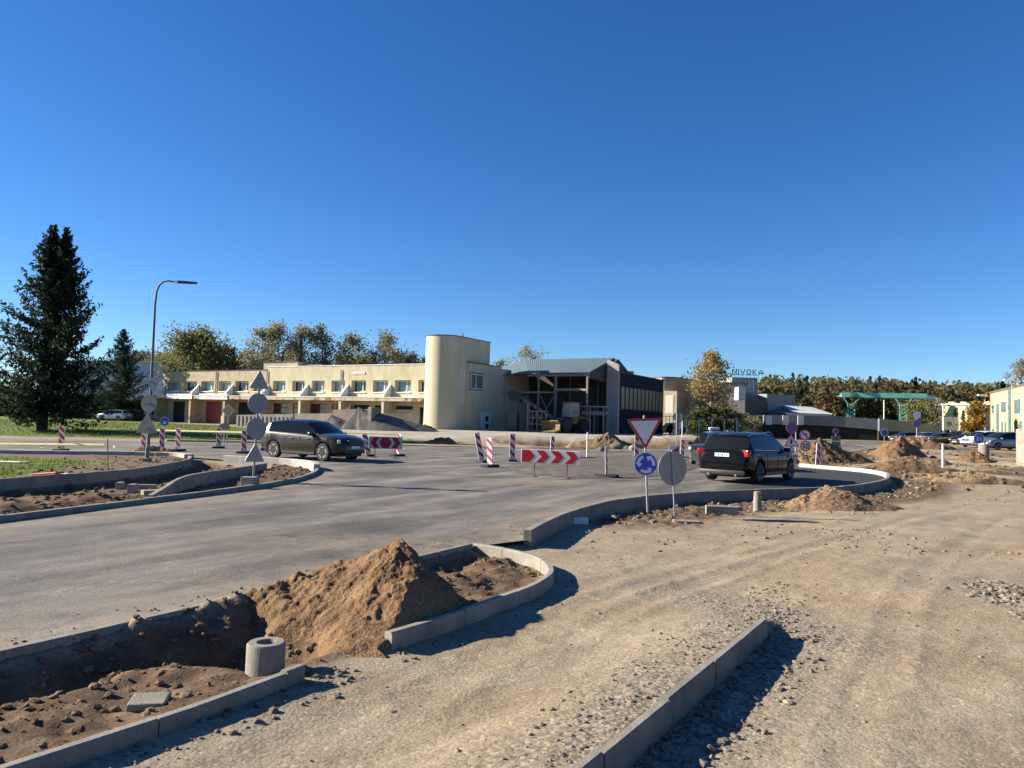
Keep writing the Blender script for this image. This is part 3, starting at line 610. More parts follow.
#MARK_OBJECTS
# ================================================================ main buildings
CREAM = mat('cream_plaster', (.41, .36, .235), .9, var=.10, scale=1.2, detail=8, col2=(.56, .50, .34), stretch=(1, 1, .3), fine=.08, bscale=12, bump=.15, spec=.2)
CREAM2 = mat('weathered_cream_plaster', (.32, .26, .17), .92, col2=(.48, .405, .27), scale=1.8, detail=8, fine=.15, bscale=10, bump=.2, spec=.2)
WHT = mat('white_paint', (.74, .72, .66), .7, var=.08, scale=2, fine=.06)
FRAME = mat('window_frame_white', (.68, .67, .62), .5, var=.05)
GLASS = mat('window_glass', (.02, .03, .035), .06, var=.3, scale=.6, spec=.8)
GLASSG = mat('window_glass_curtain', (.10, .16, .16), .12, col2=(.20, .26, .25), scale=.7, spec=.7)
RED = mat('maroon_door', (.22, .018, .02), .6, var=.2, scale=2)
DARK = mat('dark_opening', (.02, .02, .022), .9, var=.3)
BEIGEW = mat('beige_rendered_wall', (.34, .28, .19), .92, col2=(.48, .40, .28), scale=1.5, detail=7, fine=.15)
PEEL = mat('peeling_canopy', (.42, .36, .27), .9, col2=(.23, .09, .05), scale=1.4, detail=8, thr=(.52, .60), fine=.15, bscale=8)
TARP = mat('roof_felt', (.06, .06, .065), .9, var=.2)
# facade frame: u along the facade from the tower end to the left, v outward to the camera side
R0 = Vector((-9.12, 78.0)); du = Vector((-.8635, .5043)); dn = Vector((-.5043, -.8635))
FX = Matrix(((du.x, dn.x, 0, R0.x), (du.y, dn.y, 0, R0.y), (0, 0, 1, 0), (0, 0, 0, 1)))
def holed_wall(mb, u0, u1, z0, z1, v0, v1, holes):
    """wall slab between v0 (back) and v1 (front) with rectangular openings"""
    us = sorted({u0, u1} | {h[0] for h in holes} | {h[1] for h in holes}); zs = sorted({z0, z1} | {h[2] for h in holes} | {h[3] for h in holes})
    def solid(i, j):
        if i < 0 or j < 0 or i >= len(us)-1 or j >= len(zs)-1: return False
        uc = (us[i]+us[i+1])/2; zc = (zs[j]+zs[j+1])/2
        return not any(h[0] < uc < h[1] and h[2] < zc < h[3] for h in holes)
    for i in range(len(us)-1):
        for j in range(len(zs)-1):
            if not solid(i, j): continue
            a, b, c, d = us[i], us[i+1], zs[j], zs[j+1]
            mb.quad((a, v1, c), (b, v1, c), (b, v1, d), (a, v1, d)); mb.quad((a, v0, c), (b, v0, c), (b, v0, d), (a, v0, d))
            if not solid(i-1, j): mb.quad((a, v0, c), (a, v1, c), (a, v1, d), (a, v0, d))
            if not solid(i+1, j): mb.quad((b, v0, c), (b, v1, c), (b, v1, d), (b, v0, d))
            if not solid(i, j-1): mb.quad((a, v0, c), (b, v0, c), (b, v1, c), (a, v1, c))
            if not solid(i, j+1): mb.quad((a, v0, d), (b, v0, d), (b, v1, d), (a, v1, d))
def window(parent, u0, u1, z0, z1, v, split=(.62,), gm=GLASSG, X=FX, fr=.09, fm=FRAME, rail=None, name='window'):
    f = MB(); f.X = X; d = .07
    for a, b, c, e in ((u0, u0+fr, z0, z1), (u1-fr, u1, z0, z1), (u0+fr, u1-fr, z0, z0+fr), (u0+fr, u1-fr, z1-fr, z1)): f.box(a, b, v-d, v, c, e)
    for s_ in split:
        uc = u0+(u1-u0)*s_; f.box(uc-fr/2, uc+fr/2, v-d+.003, v-.003, z0+fr, z1-fr)
    if rail: zc = z0+(z1-z0)*rail; f.box(u0+fr, u1-fr, v-d+.006, v-.006, zc-fr/2, zc+fr/2)
    o = f.build(name, fm, parent)
    g_ = MB(); g_.X = X; g_.quad((u0+fr*.5, v-d*.6, z0+fr*.5), (u1-fr*.5, v-d*.6, z0+fr*.5), (u1-fr*.5, v-d*.6, z1-fr*.5), (u0+fr*.5, v-d*.6, z1-fr*.5)); g_.build('pane', gm, o)
    return o
STEELD = mat('downpipe_grey', (.22, .21, .19), .7, var=.15)
mbld = thing('long_office_building', 'long two storey cream building with slanted fins, recessed windows and red doors', 'building')
LW = [(40.57, 43.17), (37.16, 39.75), (33.8, 36.3), (30.51, 32.85), (27.27, 29.71), (24.3, 26.4)]
RW = [(20.84, 22.97), (17.67, 19.69), (14.49, 16.47), (11.33, 13.42), (8.21, 10.36), (5.09, 7.22), (1.95, 4.14), (.05, .96)]
for nm, u0_, u1_, z1_, WN, mm_ in (('left_wing_wall', 24.0, 44.1, 7.5, LW, CREAM2), ('right_wing_wall', -.3, 24.0, 7.85, RW, CREAM)):
    w = MB(); w.X = FX
    holed_wall(w, u0_, u1_, 4.25, z1_, -.75, 0, [(a, b, 4.85, 6.17) for a, b in WN])
    w.box(u0_, u1_, -9, -.75, 4.2, z1_-.35)
    if u1_ > 30: w.box(44.1, 44.35, -9, 0, .2, 7.5)
    w.build(nm, mm_, mbld)
    r_ = MB(); r_.X = FX; r_.box(u0_-.02, u1_+.1, -9.1, .06, z1_, z1_+.07); r_.build('roof_edge', WHT if u0_ < 20 else TARP, mbld)
    for k, (a, b) in enumerate(WN):
        o = window(mbld, a+.12, b-.02, 4.92, 6.12, -.42, (.35,), GLASSG if k % 3 != 1 else GLASS)
        sg = MB(); sg.X = FX; sg.box(a, b, -.42, .10, 4.78, 4.87); sg.build('window_sill', WHT, o)
        # angled cheek inside each bay
ca_ = MB(); ca_.X = FX; ca_.box(-.3, 44.5, 0.003, 1.25, 3.86, 4.22); ca_.build('canopy', PEEL, mbld)
ct = MB(); ct.X = FX; ct.box(-.3, 44.5, .003, 1.30, 4.223, 4.29); ct.build('canopy_edge', WHT, mbld)
for k, u in enumerate((43.9, 36.8, 30.2, 23.75, 17.15, 10.9, 4.75)):
    f = MB(); f.X = FX; f.prism([(.003, 4.29), (1.25, 4.29), (1.25, 4.42), (.003, 5.75)], u-.12, u+.12, 'x'); f.build('slanted_fin', WHT if k else WHT, mbld)
    p_ = MB(); p_.X = FX; p_.box(u-.17, u+.17, -.5, 1.18, .2, 3.86); p_.build('cross_wall', CREAM2 if u > 20 else CREAM, mbld)
for u in (23.95, 11.9, 0.02, 33.3):
    q = MB(); q.X = FX; q.tube([(u, .10, 7.4), (u, .10, 4.3)], .06, 8); q.build('downpipe', STEELD, mbld)
# ground floor
gw = MB(); gw.X = FX
GD = [(39.8, 42.3, .2, 3.5), (37.9, 39.2, .2, 3.5), (32.5, 35.6, .2, 3.6), (30.75, 31.9, .2, 3.6), (26.0, 29.4, .2, 3.55), (24.2, 25.2, .2, 3.5)]
GWn = [(20.7, 23.1, 2.2, 3.5), (18.2, 19.8, 2.2, 3.5), (14.4, 16.9, 2.2, 3.5), (12.0, 13.5, 2.2, 3.5), (7.9, 10.3, 3.0, 3.45), (5.6, 7.2, 2.9, 3.45), (1.8, 4.2, 3.02, 3.42)]
DR = [(.1, .95, .2, 3.3)]
holed_wall(gw, 11, 44.1, .1, 4.2, -.6, -.3, [h for h in GD+GWn if h[0] > 11]); gw.build('ground_floor_wall', BEIGEW, mbld)
gw = MB(); gw.X = FX; holed_wall(gw, -.3, 11, .1, 4.2, -.6, -.3, [h for h in GWn+DR if h[0] < 11]); gw.build('ground_floor_wall', CREAM, mbld)
for k, h in enumerate(GD):
    q = MB(); q.X = FX; q.box(h[0], h[1], -.50, -.44, h[2], h[3]); q.build('door', DARK if k in (0, 4) else RED, mbld)
for h in GWn:
    if h[0] > 11: window(mbld, h[0], h[1], h[2], h[3], -.38, (.5,), GLASS, fm=RED, rail=.6)
    else:
        q = MB(); q.X = FX; q.box(h[0], h[1], -.50, -.44, h[2], h[3]); q.build('window', DARK, mbld)
q = MB(); q.X = FX; q.box(.1, .95, -.50, -.44, .2, 3.3); q.build('door', DARK, mbld)
ph = MB(); ph.X = FX; ph.box(22.3, 28.4, -7.6, -3.2, 7.1, 8.75); ph.build('rooftop_room', CREAM2, mbld)
ph = MB(); ph.X = FX; ph.box(22.2, 28.5, -7.7, -3.1, 8.75, 8.85); ph.build('roof_edge', TARP, mbld)
ph = MB(); ph.X = FX; ph.box(19.0, 22.3, -7.4, -4, 7.4, 8.5); ph.build('rooftop_room', TARP, mbld)
for u in (36.2, 31.0):
    ph = MB(); ph.X = FX; ph.box(u, u+1.6, -5, -4, 7.4, 7.95); ph.build('roof_vent', TARP, mbld)
mp_ = MB(); mp_.X = FX; mp_.tube([(4.0, -3, 7.4), (4.0, -3, 9.7)], .04, 5); mp_.build('roof_mast', TARP, mbld)
# lettering boards on the canopy and a small plate above the windows (flat, unreadable at this distance)
for a, b, z0_, z1_, v in ((36.2, 41.4, 3.80, 4.46, 1.305), (29.4, 34.8, 3.80, 4.50, 1.305), (10.3+.0, 8.4, 6.85, 7.12, .01)):
    lo_, hi_ = min(a, b), max(a, b)
    q = MB(); q.X = FX; q.bbox(lo_, hi_, v, v+.05, z0_, z1_, .008); o = q.build('name_board', WHT, mbld)
    rr = random.Random(int(a*10)); u = hi_-.3
    lm_ = mat('lettering_dark', (.05, .05, .07), .6) if a > 20 and a < 36 else mat('lettering_faint', (.38, .40, .45), .6) if a > 30 else mat('lettering_red', (.35, .08, .06), .6)
    while u > lo_+.35:
        wd = (z1_-z0_)*rr.uniform(.35, .5); h_ = z1_-z0_
        if rr.random() > .12:
            t_ = MB(); t_.X = FX
            if b > 30 or b < 10 and b > 8: t_.box(u-wd, u-wd*.72, v+.051, v+.058, z0_+h_*.22, z1_-h_*.22); t_.box(u-wd*.72, u, v+.051, v+.057, z1_-h_*.34, z1_-h_*.22) if rr.random() > .4 else t_.box(u-wd*.2, u, v+.051, v+.057, z0_+h_*.22, z1_-h_*.22)
            if t_.v: t_.build('letter', lm_, o)
        u -= wd*1.45

# ---- tower
DIRB = Vector((.5043, .8635)); DIRA = Vector((.8635, -.5043))
Q0 = Vector((-5.38, 76.0)); rT = 1.98
TX = Matrix(((DIRA.x, DIRB.x, 0, Q0.x), (DIRA.y, DIRB.y, 0, Q0.y), (0, 0, 1, 0), (0, 0, 0, 1)))   # local x = along the facade to the right, y = away
tw = thing('cream_tower', 'tall cream rounded stair tower with a boxy wing, small window and white door', 'tower building')
YEL = mat('tower_plaster', (.46, .41, .265), .9, col2=(.56, .51, .345), scale=.9, detail=8, stretch=(1, 1, .25), fine=.05, bscale=10, bump=.1, spec=.2)
t_ = MB(); t_.X = TX
def stadium(off, n=28): return [(-rT+(rT+off)*math.cos(q), (rT+off)*math.sin(q)) for q in np.linspace(0, -PI, n)]
pts = stadium(0)+[(-2*rT, 5.7), (0, 5.7)]; t_.prism(pts, .2, 10.62); t_.build('tower_wall', YEL, tw, smooth=30)
t_ = MB(); t_.X = TX; pts = stadium(.05)+[(-2*rT-.05, 5.75), (.05, 5.75)]; t_.prism(pts, 10.62, 10.70); t_.build('roof_edge', TARP, tw)
def box_t(px):   # distance along the flank for a column of the photograph
    k = (px-512)/F; return None
bx0, bx1 = 1.15, 6.3
t_ = MB(); t_.X = TX; t_.box(.003, .45, bx0, bx1+1.0, .2, 8.05); t_.box(-3, .44, bx1+1.003, bx1+16, .2, 7.9); t_.build('wing_wall', YEL, tw)
t_ = MB(); t_.X = TX; t_.box(-.1, .52, bx0-.05, bx1+1.05, 8.05, 8.13); t_.build('wing_roof_edge', TARP, tw)
TXF = TX @ Matrix(((0, 1, 0, .45), (1, 0, 0, 0), (0, 0, 1, 0), (0, 0, 0, 1)))   # u along the flank, v outward
window(tw, 1.30, 3.75, 5.35, 6.95, .06, (.42,), GLASS, X=TXF, fm=FRAME)
q = MB(); q.X = TXF; q.box(1.15, 3.9, -.02, .02, 5.2, 7.1); q.build('window_surround', mat('dark_surround', (.14, .13, .12), .8), tw)
o = window(tw, .25, .85, 3.9, 7.3, -.43, (), GLASS, X=TXF, rail=.25)
for z_ in (4.5, 5.4, 6.3): q = MB(); q.X = TXF; q.box(.25, .85, -.44, -.37, z_, z_+.09); q.build('window_bar', FRAME, o)
dr_ = MB(); dr_.X = TXF; dr_.bbox(3.5, 5.6, .003, .10, .3, 2.95, .02); dr_.build('door_frame', FRAME, tw)
dr_ = MB(); dr_.X = TXF; dr_.box(4.0, 5.1, .10, .13, .5, 2.75); o = dr_.build('door', FRAME, tw)
for z_ in (1.2, 2.0): q = MB(); q.X = TXF; q.box(4.25, 4.85, .131, .14, z_, z_+.55); q.build('pane', GLASS, o)
q = MB(); q.X = TX; q.tube([(-.2, .6, 10.4), (-.2, .6, 11.1)], .05, 6); q.build('vent_pipe', TARP, tw)

# ---- open hall with the blue metal roof
hall = thing('open_machine_hall', 'open fronted hall with blue metal roof, grey end wall and dark glazed side', 'hall')
RS = mat('blue_metal_roof', (.10, .145, .155), .65, var=.12, scale=1.2, spec=.5, fine=.08, stretch=(1, 1, 1))
STEEL = mat('grey_steel', (.22, .20, .175), .7, var=.2, scale=2)
BRN = mat('brown_dark_wall', (.075, .055, .045), .9, var=.3, scale=.6)
GRYW = mat('grey_panel_wall', (.30, .28, .25), .9, col2=(.38, .355, .315), scale=1.0, fine=.1, bscale=6, stretch=(.3, .3, 3))
E0 = Vector((7.99, 77.15))                    # right end of the front eave
HX4 = Matrix(((-DIRA.x, DIRB.x, 0, E0.x), (-DIRA.y, DIRB.y, 0, E0.y), (0, 0, 1, 0), (0, 0, 0, 1)))   # u to the left along the eave, w away from camera
def hb(): q = MB(); q.X = HX4; return q
eL, rW, bW = 7.0, 6.0, 8.9; ze, zr, zb_ = 7.35, 9.45, 8.35
def corr(q, a, b, c, d, n=24, th=.025):
    """corrugated sheet between edge a->b (low) and d->c (high)"""
    a, b, c, d = map(Vector, (a, b, c, d)); nrm = (b-a).cross(d-a).normalized()
    if nrm.z < 0: nrm = -nrm
    vs = []; fs = []
    for i in range(n*2+1):
        t = i/(n*2); h_ = nrm*(th if i % 2 else 0); vs += [tuple(a+(b-a)*t+h_), tuple(d+(c-d)*t+h_)]
    for i in range(n*2): fs.append((2*i, 2*i+2, 2*i+3, 2*i+1))
    q.add(vs, fs); return q
q = hb(); corr(q, (-.3, -.6, ze), (6.95, -.6, ze), (11.1, rW, zr), (-.3, rW, zr), 40)
q.add([(6.95, -.6, ze), (13.0, .9, ze-.15), (11.1, rW, zr)], [(0, 1, 2)])
corr(q, (-.3, bW, zb_), (11.6, bW, zb_), (11.1, rW, zr), (-.3, rW, zr), 40); q.build('roof', RS, hall)
q = hb(); q.prism([(-.6, ze-.22), (-.6, ze-.02), (rW, zr-.02), (bW, zb_-.02), (bW, zb_-.2), (rW, zr-.3)], -.35, -.25, 'x'); q.prism([(-.3, ze-.55), (-.3, ze-.23), (rW, zr-.31), (bW, zb_-.21), (bW, ze-1)], -.24, -.16, 'x'); q.build('roof_verge', TARP, hall)
q = hb(); q.box(-.2, eL+.1, -.3, -.15, ze-.35, ze-.05); q.build('eave_beam', STEEL, hall)
for u in (.05, 3.7, 5.8): q = hb(); q.box(u-.09, u+.09, -.28, -.10, .2, ze-.35); q.build('column', STEEL, hall)
q = hb(); q.box(.2, 3.6, -.26, -.12, 5.45, 5.7); q.box(3.85, 10.4, -.24, -.14, 5.2, 5.38); q.build('cross_beam', STEEL, hall)
q = hb(); q.tube([(5.6, -.10, 4.9), (3.9, -.10, 1.9)], .07, 6); q.tube([(3.9, -.17, 4.9), (5.9, -.17, 1.9)], .07, 6); q.build('x_brace', STEEL, hall)
q = hb(); q.box(-1.4, 10.7, 6.2, 6.39, .2, 7.6); q.box(-1.4, 10.7, 9.0, 9.3, .2, 8.2); q.build('back_wall', BRN, hall)
q = hb(); q.box(10.7, 16.0, 6.4, 9.3, .2, 7.9); q.build('yellow_inner_wall', CREAM, hall)
q = hb(); q.box(11.3, 12.2, 6.34, 6.41, 4.0, 6.6); q.build('window', GLASS, hall)
for u in (1.5, 5.0, 7.0): q = hb(); q.box(u-.1, u+.1, 5.95, 6.15, .2, 8.0); q.build('column', STEEL, hall)
for w_ in (1.8, 4.0, 6.0): q = hb(); q.box(0, 8.4, w_, w_+.1, 7.0+w_*.12, 7.2+w_*.12); q.build('roof_beam', TARP, hall)
q = hb(); q.prism([(4.2, .2), (4.2, 8.6), (6.0, 9.3), (8.9, 8.2), (8.9, .2)], -.85, -.6, 'x'); q.build('side_wall', BRN, hall)
# grey end wall, faced to the camera
q = hb(); q.prism([(-1.83, .1), (-.45, .1), (-.45, 9.12), (-1.83, 8.5)], 3.7, 4.1, 'y'); q.build('end_wall', GRYW, hall)
q = hb(); q.box(-1.95, -.6, 3.4, 3.7, .1, 1.0); q.build('plinth', GRYW, hall)
# glazed long side
DKP = mat('dark_blue_panel', (.014, .017, .026), .85, var=.15, scale=1, spec=.15)
BRZ = mat('bronze_glass', (.09, .075, .05), .18, col2=(.15, .125, .085), scale=.8, spec=.6)
ux = -.85
q = hb(); q.box(ux-1.0, ux-.003, 4.1, 18.4, .1, 7.6); q.build('glazed_side_wall', DKP, hall)
GX = HX4 @ Matrix(((0, -1, 0, ux-1.0), (1, 0, 0, 0), (0, 0, 1, 0), (0, 0, 0, 1)))    # u along the side, v outward
n_ = 11
for k in range(n_):
    a = 4.4+k*13.8/n_; window(hall, a, a+13.8/n_-.08, 3.75, 6.2, .05, (), BRZ, X=GX, fr=.07, fm=TARP, name='window')
q = MB(); q.X = GX
for k in range(28): q.box(4.3+k*.5, 4.34+k*.5, .003, .03, .3, 3.6)
q.build('ribbed_cladding', DKP, hall)
q = MB(); q.X = GX; q.box(4.0, 18.5, -.3, .12, 7.6, 7.75); q.build('roof_edge', TARP, hall)
# ================================================================ cars
RUB = mat('tyre_rubber', (.02, .02, .02), .85, var=.2)
RIM = mat('alloy_rim', (.50, .50, .50), .4, var=.05, metal=.25)
RIMD = mat('dark_rim', (.12, .12, .125), .35, var=.1, metal=.7)
CGL = mat('car_glass', (.010, .012, .014), .02, var=.2, spec=.22)
BLK = mat('black_trim', (.018, .018, .019), .5, var=.15)
CHR = mat('bright_trim', (.6, .6, .6), .25, metal=.9, var=.03)
TAIL = mat('tail_lamp_red', (.28, .012, .012), .15, var=.15, spec=.7)
HEADL = mat('head_lamp', (.55, .57, .6), .1, var=.1, spec=.8)
PLATE = mat('number_plate', (.75, .75, .72), .4, var=.04)
PINK = mat('plate_characters', (.03, .03, .035), .5)
def paint(name, c, metal=.4): return mat('paint_'+name, c, .25, var=.04, scale=3, metal=metal*(sum(c) > .05), coat=.45 if sum(c) > .05 else .35, spec=.5 if sum(c) > .05 else .02)
def interp(tab, x): return float(np.interp(x, [t[0] for t in tab], [t[1] for t in tab]))
def make_car(label, group, x, y, hd, pm, L, W_, Hh, prof, belt, wins, rw=.36, ax=(-1.42, 1.45), cl=.24, rails=False, plan=None, rim=RIM, simple=False, z=None, ws=None, rg=None, name='parked_car', cat='car', taxi=False, plate='KLM 482', lowf=.85):
    """prof: centre line top (x,z) rear to front; belt: (x,z); wins: x ranges of side windows; ws / rg: x range of windscreen and rear glass"""
    zz = Tz(x, y) if z is None else z
    o = thing(name, label, cat, (x, y, zz), hd, group)
    h = L/2; Ra = rw+.055; swins = wins; wins_m = [(wins[0][0], wins[-1][1])]
    st = sorted(set([round(v, 3) for v in list(np.linspace(-h, h, 41)) + [a+Ra*math.sin(t) for a in ax for t in np.linspace(-PI/2, PI/2, 13)] + [w for ww in wins for w in ww] + [p[0] for p in prof] + list(ws or []) + list(rg or [])]))
    st = [s_ for i, s_ in enumerate(st) if i == 0 or s_-st[i-1] > .012 or any(abs(s_-w) < 1e-3 for ww in list(wins)+[ws or (), rg or ()] for w in ww)]
    plan = plan or [(-h, .80), (-h+.12, .93), (-h+.5, .985), (-.6, 1), (.9, 1), (h-.75, .97), (h-.3, .88), (h-.08, .74), (h, .62)]
    V_ = []; info = []
    for s_ in st:
        w = W_/2*interp(plan, s_); zt = interp(prof, s_); zb = interp(belt, s_); zb = min(zb, zt-.03)
        low = cl+(.10*ss(h-.5, h, s_) + .14*ss(-h+.45, -h, s_))
        arch = 0
        for a in ax:
            if abs(s_-a) < Ra: arch = max(arch, rw+math.sqrt(max(Ra*Ra-(s_-a)**2, 0)))
        z1 = max(low, arch); z2 = max(low+.10, arch); z3 = max(cl+.40, min(arch+.05, zb-.08)) if arch > cl+.40 else cl+.42
        z3 = min(z3, zb-.05); cab = zt-zb
        wr = w*.95-.36*max(cab-.05, 0); wr = min(wr, w*.93)
        if cab > .25: r5 = (w*.955, zb); r6 = (wr, zt-.075); r7 = (wr-.16, zt-.018)
        else: r5 = (w*.95, zb); r6 = (w*.90, zb+(zt-zb)*.55); r7 = (w*.66, zt-.02)
        V_.append([(0, z1), (w*.78, z1), (w*.975, z2), (w, z3), (w*.985, zb-.045), r5, r6, r7, (0, zt+.01)]); info.append((s_, cab))
    n = len(st); J = 9
    body = MB(); glass = MB(); vs = []
    for i in range(n):
        for j in range(J): vs.append((st[i], V_[i][j][0], V_[i][j][1]))
        for j in range(J): vs.append((st[i], -V_[i][j][0], V_[i][j][1]))
    bf = []; gf = []
    def inr(a, b, r): return r and a >= r[0]-1e-3 and b <= r[1]+1e-3
    for i in range(n-1):
        a, b = st[i], st[i+1]
        for j in range(J-1):
            g_ = (j == 5 and any(inr(a, b, w) for w in wins_m)) or (j in (6, 7) and (inr(a, b, ws) or inr(a, b, rg)))
            for sgn in (0, 1):
                q = [i*2*J+sgn*J+j, (i+1)*2*J+sgn*J+j, (i+1)*2*J+sgn*J+j+1, i*2*J+sgn*J+j+1]
                if sgn: q = q[::-1]
                (gf if g_ else bf).append(tuple(q))
    for e in (0, n-1): bf.append(tuple([e*2*J+j for j in range(J)]+[e*2*J+J+j for j in range(J-1, -1, -1)]))
    body.add(vs, bf); glass.add(vs, gf)
    for q, nm, mt in ((body, 'body', pm), (glass, 'windows', CGL)):
        ob = q.build(nm, mt, o); me = ob.data
        bm = bmesh.new(); bm.from_mesh(me); bmesh.ops.delete(bm, geom=[v for v in bm.verts if not v.link_faces], context='VERTS')
        bmesh.ops.remove_doubles(bm, verts=bm.verts, dist=.001)
        bmesh.ops.recalc_face_normals(bm, faces=bm.faces)
        if nm == 'windows':
            for f in bm.faces:
                c_ = f.calc_center_median()
                if f.normal.dot(Vector((c_.x*.2, c_.y, c_.z-.9))) < 0: f.normal_flip()
        bm.to_mesh(me); bm.free(); smooth_angle(me, 32)
    ub = MB(); ub.box(-h+.25, h-.25, -W_*.36, W_*.36, cl-.04, cl+.3); 
    for a in ax: ub.box(a-Ra+.02, a+Ra-.02, -W_*.30, W_*.30, cl, rw+Ra+.02)
    ub.build('underbody', BLK, o)
    for k, a in enumerate(ax):
        for sg in (-1, 1):
            we = bpy.data.objects.new('wheel', None); COL.objects.link(we); we.parent = o; KIDS.setdefault(o.name, []).append(we); we.location = (a, sg*(W_/2-.125), rw)
            tw_ = .115
            t_ = MB(); t_.lathe([(rw*.66, -tw_), (rw*.93, -tw_), (rw, -tw_*.7), (rw, tw_*.7), (rw*.93, tw_), (rw*.66, tw_)], 28, 'y'); t_.build('tyre', RUB, we, smooth=40)
            r_ = MB(); r_.lathe([(rw*.68, sg*tw_*.9), (rw*.62, sg*tw_*1.02), (rw*.58, sg*tw_*.6), (rw*.12, sg*tw_*.55)], 28, 'y'); r_.build('rim_well', RIMD, we, smooth=30)
            sp = MB(); ns = 5 if not simple else 5
            for q in range(ns):
                for dq in (-.14, .14):
                    an = 2*PI*q/ns+.3; a1 = an+dq*.8; a2 = an+dq*1.6
                    c1, s1, c2, s2 = math.cos(a1), math.sin(a1), math.cos(a2), math.sin(a2); yy = sg*tw_
                    wd = .034
                    sp.add([(rw*.1*c1-wd*s1, yy*.9, rw*.1*s1+wd*c1), (rw*.1*c1+wd*s1, yy*.9, rw*.1*s1-wd*c1), (rw*.64*c2+wd*s2, yy*1.03, rw*.64*s2-wd*c2), (rw*.64*c2-wd*s2, yy*1.03, rw*.64*s2+wd*c2)], [(0, 1, 2, 3)])
            sp.lathe([(rw*.16, sg*tw_*.6), (rw*.15, sg*tw_*.98), (rw*.02, sg*tw_*1.0)], 14, 'y')
            sp.build('rim', rim, we)
    wf = W_/2; zbf = interp(belt, 1.0)
    # lamps
    zh = interp(prof, h-.35)-.17
    for sg in (-1, 1):
        q = MB(); q.X = Matrix.Translation((h-.22, sg*wf*.74, zh)) @ Matrix.Rotation(sg*R(-38), 4, 'Z'); q.bbox(-.09, .05, -.22, .22, -.075, .075, .03); q.build('headlight', HEADL, o, smooth=50)
        zt_ = interp(belt, -h+.2)-.10
        q = MB(); q.X = Matrix.Translation((-h+.10, sg*wf*.80, zt_)) @ Matrix.Rotation(sg*R(24), 4, 'Z'); q.bbox(-.045, .10, -.20, .17, -.12, .12, .03); q.build('tail_light', TAIL, o, smooth=50)
        q = MB(); xm = wins[-1][1]-.18; q.X = Matrix.Translation((xm, sg*(wf+.07), zbf+.07)); q.bbox(-.07, .07, -.11, .11, -.07, .08, .03); q.build('side_mirror', pm, o, smooth=50)
        hx = [-.35, .62] if not simple else []
        for k in hx: q = MB(); q.bbox(k-.10, k+.10, sg*(wf+.01)-.018, sg*(wf+.01)+.018, zbf-.14, zbf-.115, .006); q.build('door_handle', pm, o)
    # seams and side trim
    if not simple:
        for k in (1.08, .16, -.78):
            for sg in (-1, 1): q = MB(); q.box(k-.006, k+.006, sg*(wf*.997)-.006, sg*(wf*.997)+.006, cl+.22, zbf-.05); q.build('door_seam', BLK, o)
        q = MB()
        for sg in (-1, 1): q.box(-.95, 1.0, sg*wf*.98-.02, sg*wf*.98+.02, cl+.02, cl+.12)
        q.build('sill_trim', BLK, o)
        q = MB()
        for sg in (-1, 1): q.tube([(xx, sg*(interp([(-h, wf*.965), (h, wf*.965)], xx)), interp(belt, xx)+.012) for xx in np.linspace(wins[0][0], wins[-1][1]-.2, 8)], .011, 5)
        q.build('window_trim', CHR, o)
    q = MB(); q.bbox(h-.075, h+.015, -.42, .42, zh-.16, zh+.05, .02); gr_ = q.build('grille', BLK, o)
    q = MB(); q.bbox(h-.06, h+.005, -.62, .62, cl+.10, cl+.26, .02); q.build('lower_intake', BLK, o)
    q = MB(); q.bbox(h+.012, h+.03, -.26, .26, zh-.30, zh-.19, .004); q.build('front_plate', PLATE, o)
    q = MB(); q.bbox(-h-.02, -h+.09, -W_*.42, W_*.42, cl+.03, cl+.2, .03); q.build('rear_bumper_trim', BLK, o, smooth=40)
    zp = interp(belt, -h+.15)-.17
    q = MB(); q.bbox(-h-.012, -h+.05, -.26, .26, zp-.06, zp+.06, .004); pl = q.build('rear_plate', PLATE, o)
    if not simple:
        for k, chx in enumerate(range(6)):
            q = MB(); yy = .19-k*.065-(.02 if k > 2 else 0); q.box(-h-.014, -h-.0122, yy-.02, yy+.02, zp-.035, zp+.035) if k % 2 else q.box(-h-.014, -h-.0122, yy-.006, yy+.006, zp-.035, zp+.035); q.build('plate_character', PINK, pl)
        q = MB()
        for yy in (-.5, .5): q.tube([(-h+.02, yy, cl+.04), (-h-.03, yy, cl+.04)], .04, 10)
        q.build('exhaust_pipes', CHR, o)
        q = MB(); q.tube([(-h+.33, -.05, interp(prof, -h+.33)-.30), (-h+.14, -.36, interp(belt, -h+.15)+.05)], .012, 5); q.build('rear_wiper', BLK, o)
    if rails:
        q = MB(); xr0, xr1 = rails
        for sg in (-1, 1):
            yy = sg*(wf*.95-.30*(Hh-interp(belt, 0)-.05)-.04)
            q.tube([(xr0, yy, interp(prof, xr0)-.01), (xr0+.12, yy, interp(prof, xr0)+.04), (0, yy, interp(prof, 0)+.045), (xr1-.12, yy, interp(prof, xr1)+.04), (xr1, yy, interp(prof, xr1)-.01)], .018, 6)
        q.build('roof_rails', CHR if rails != 1 else BLK, o)
    return o
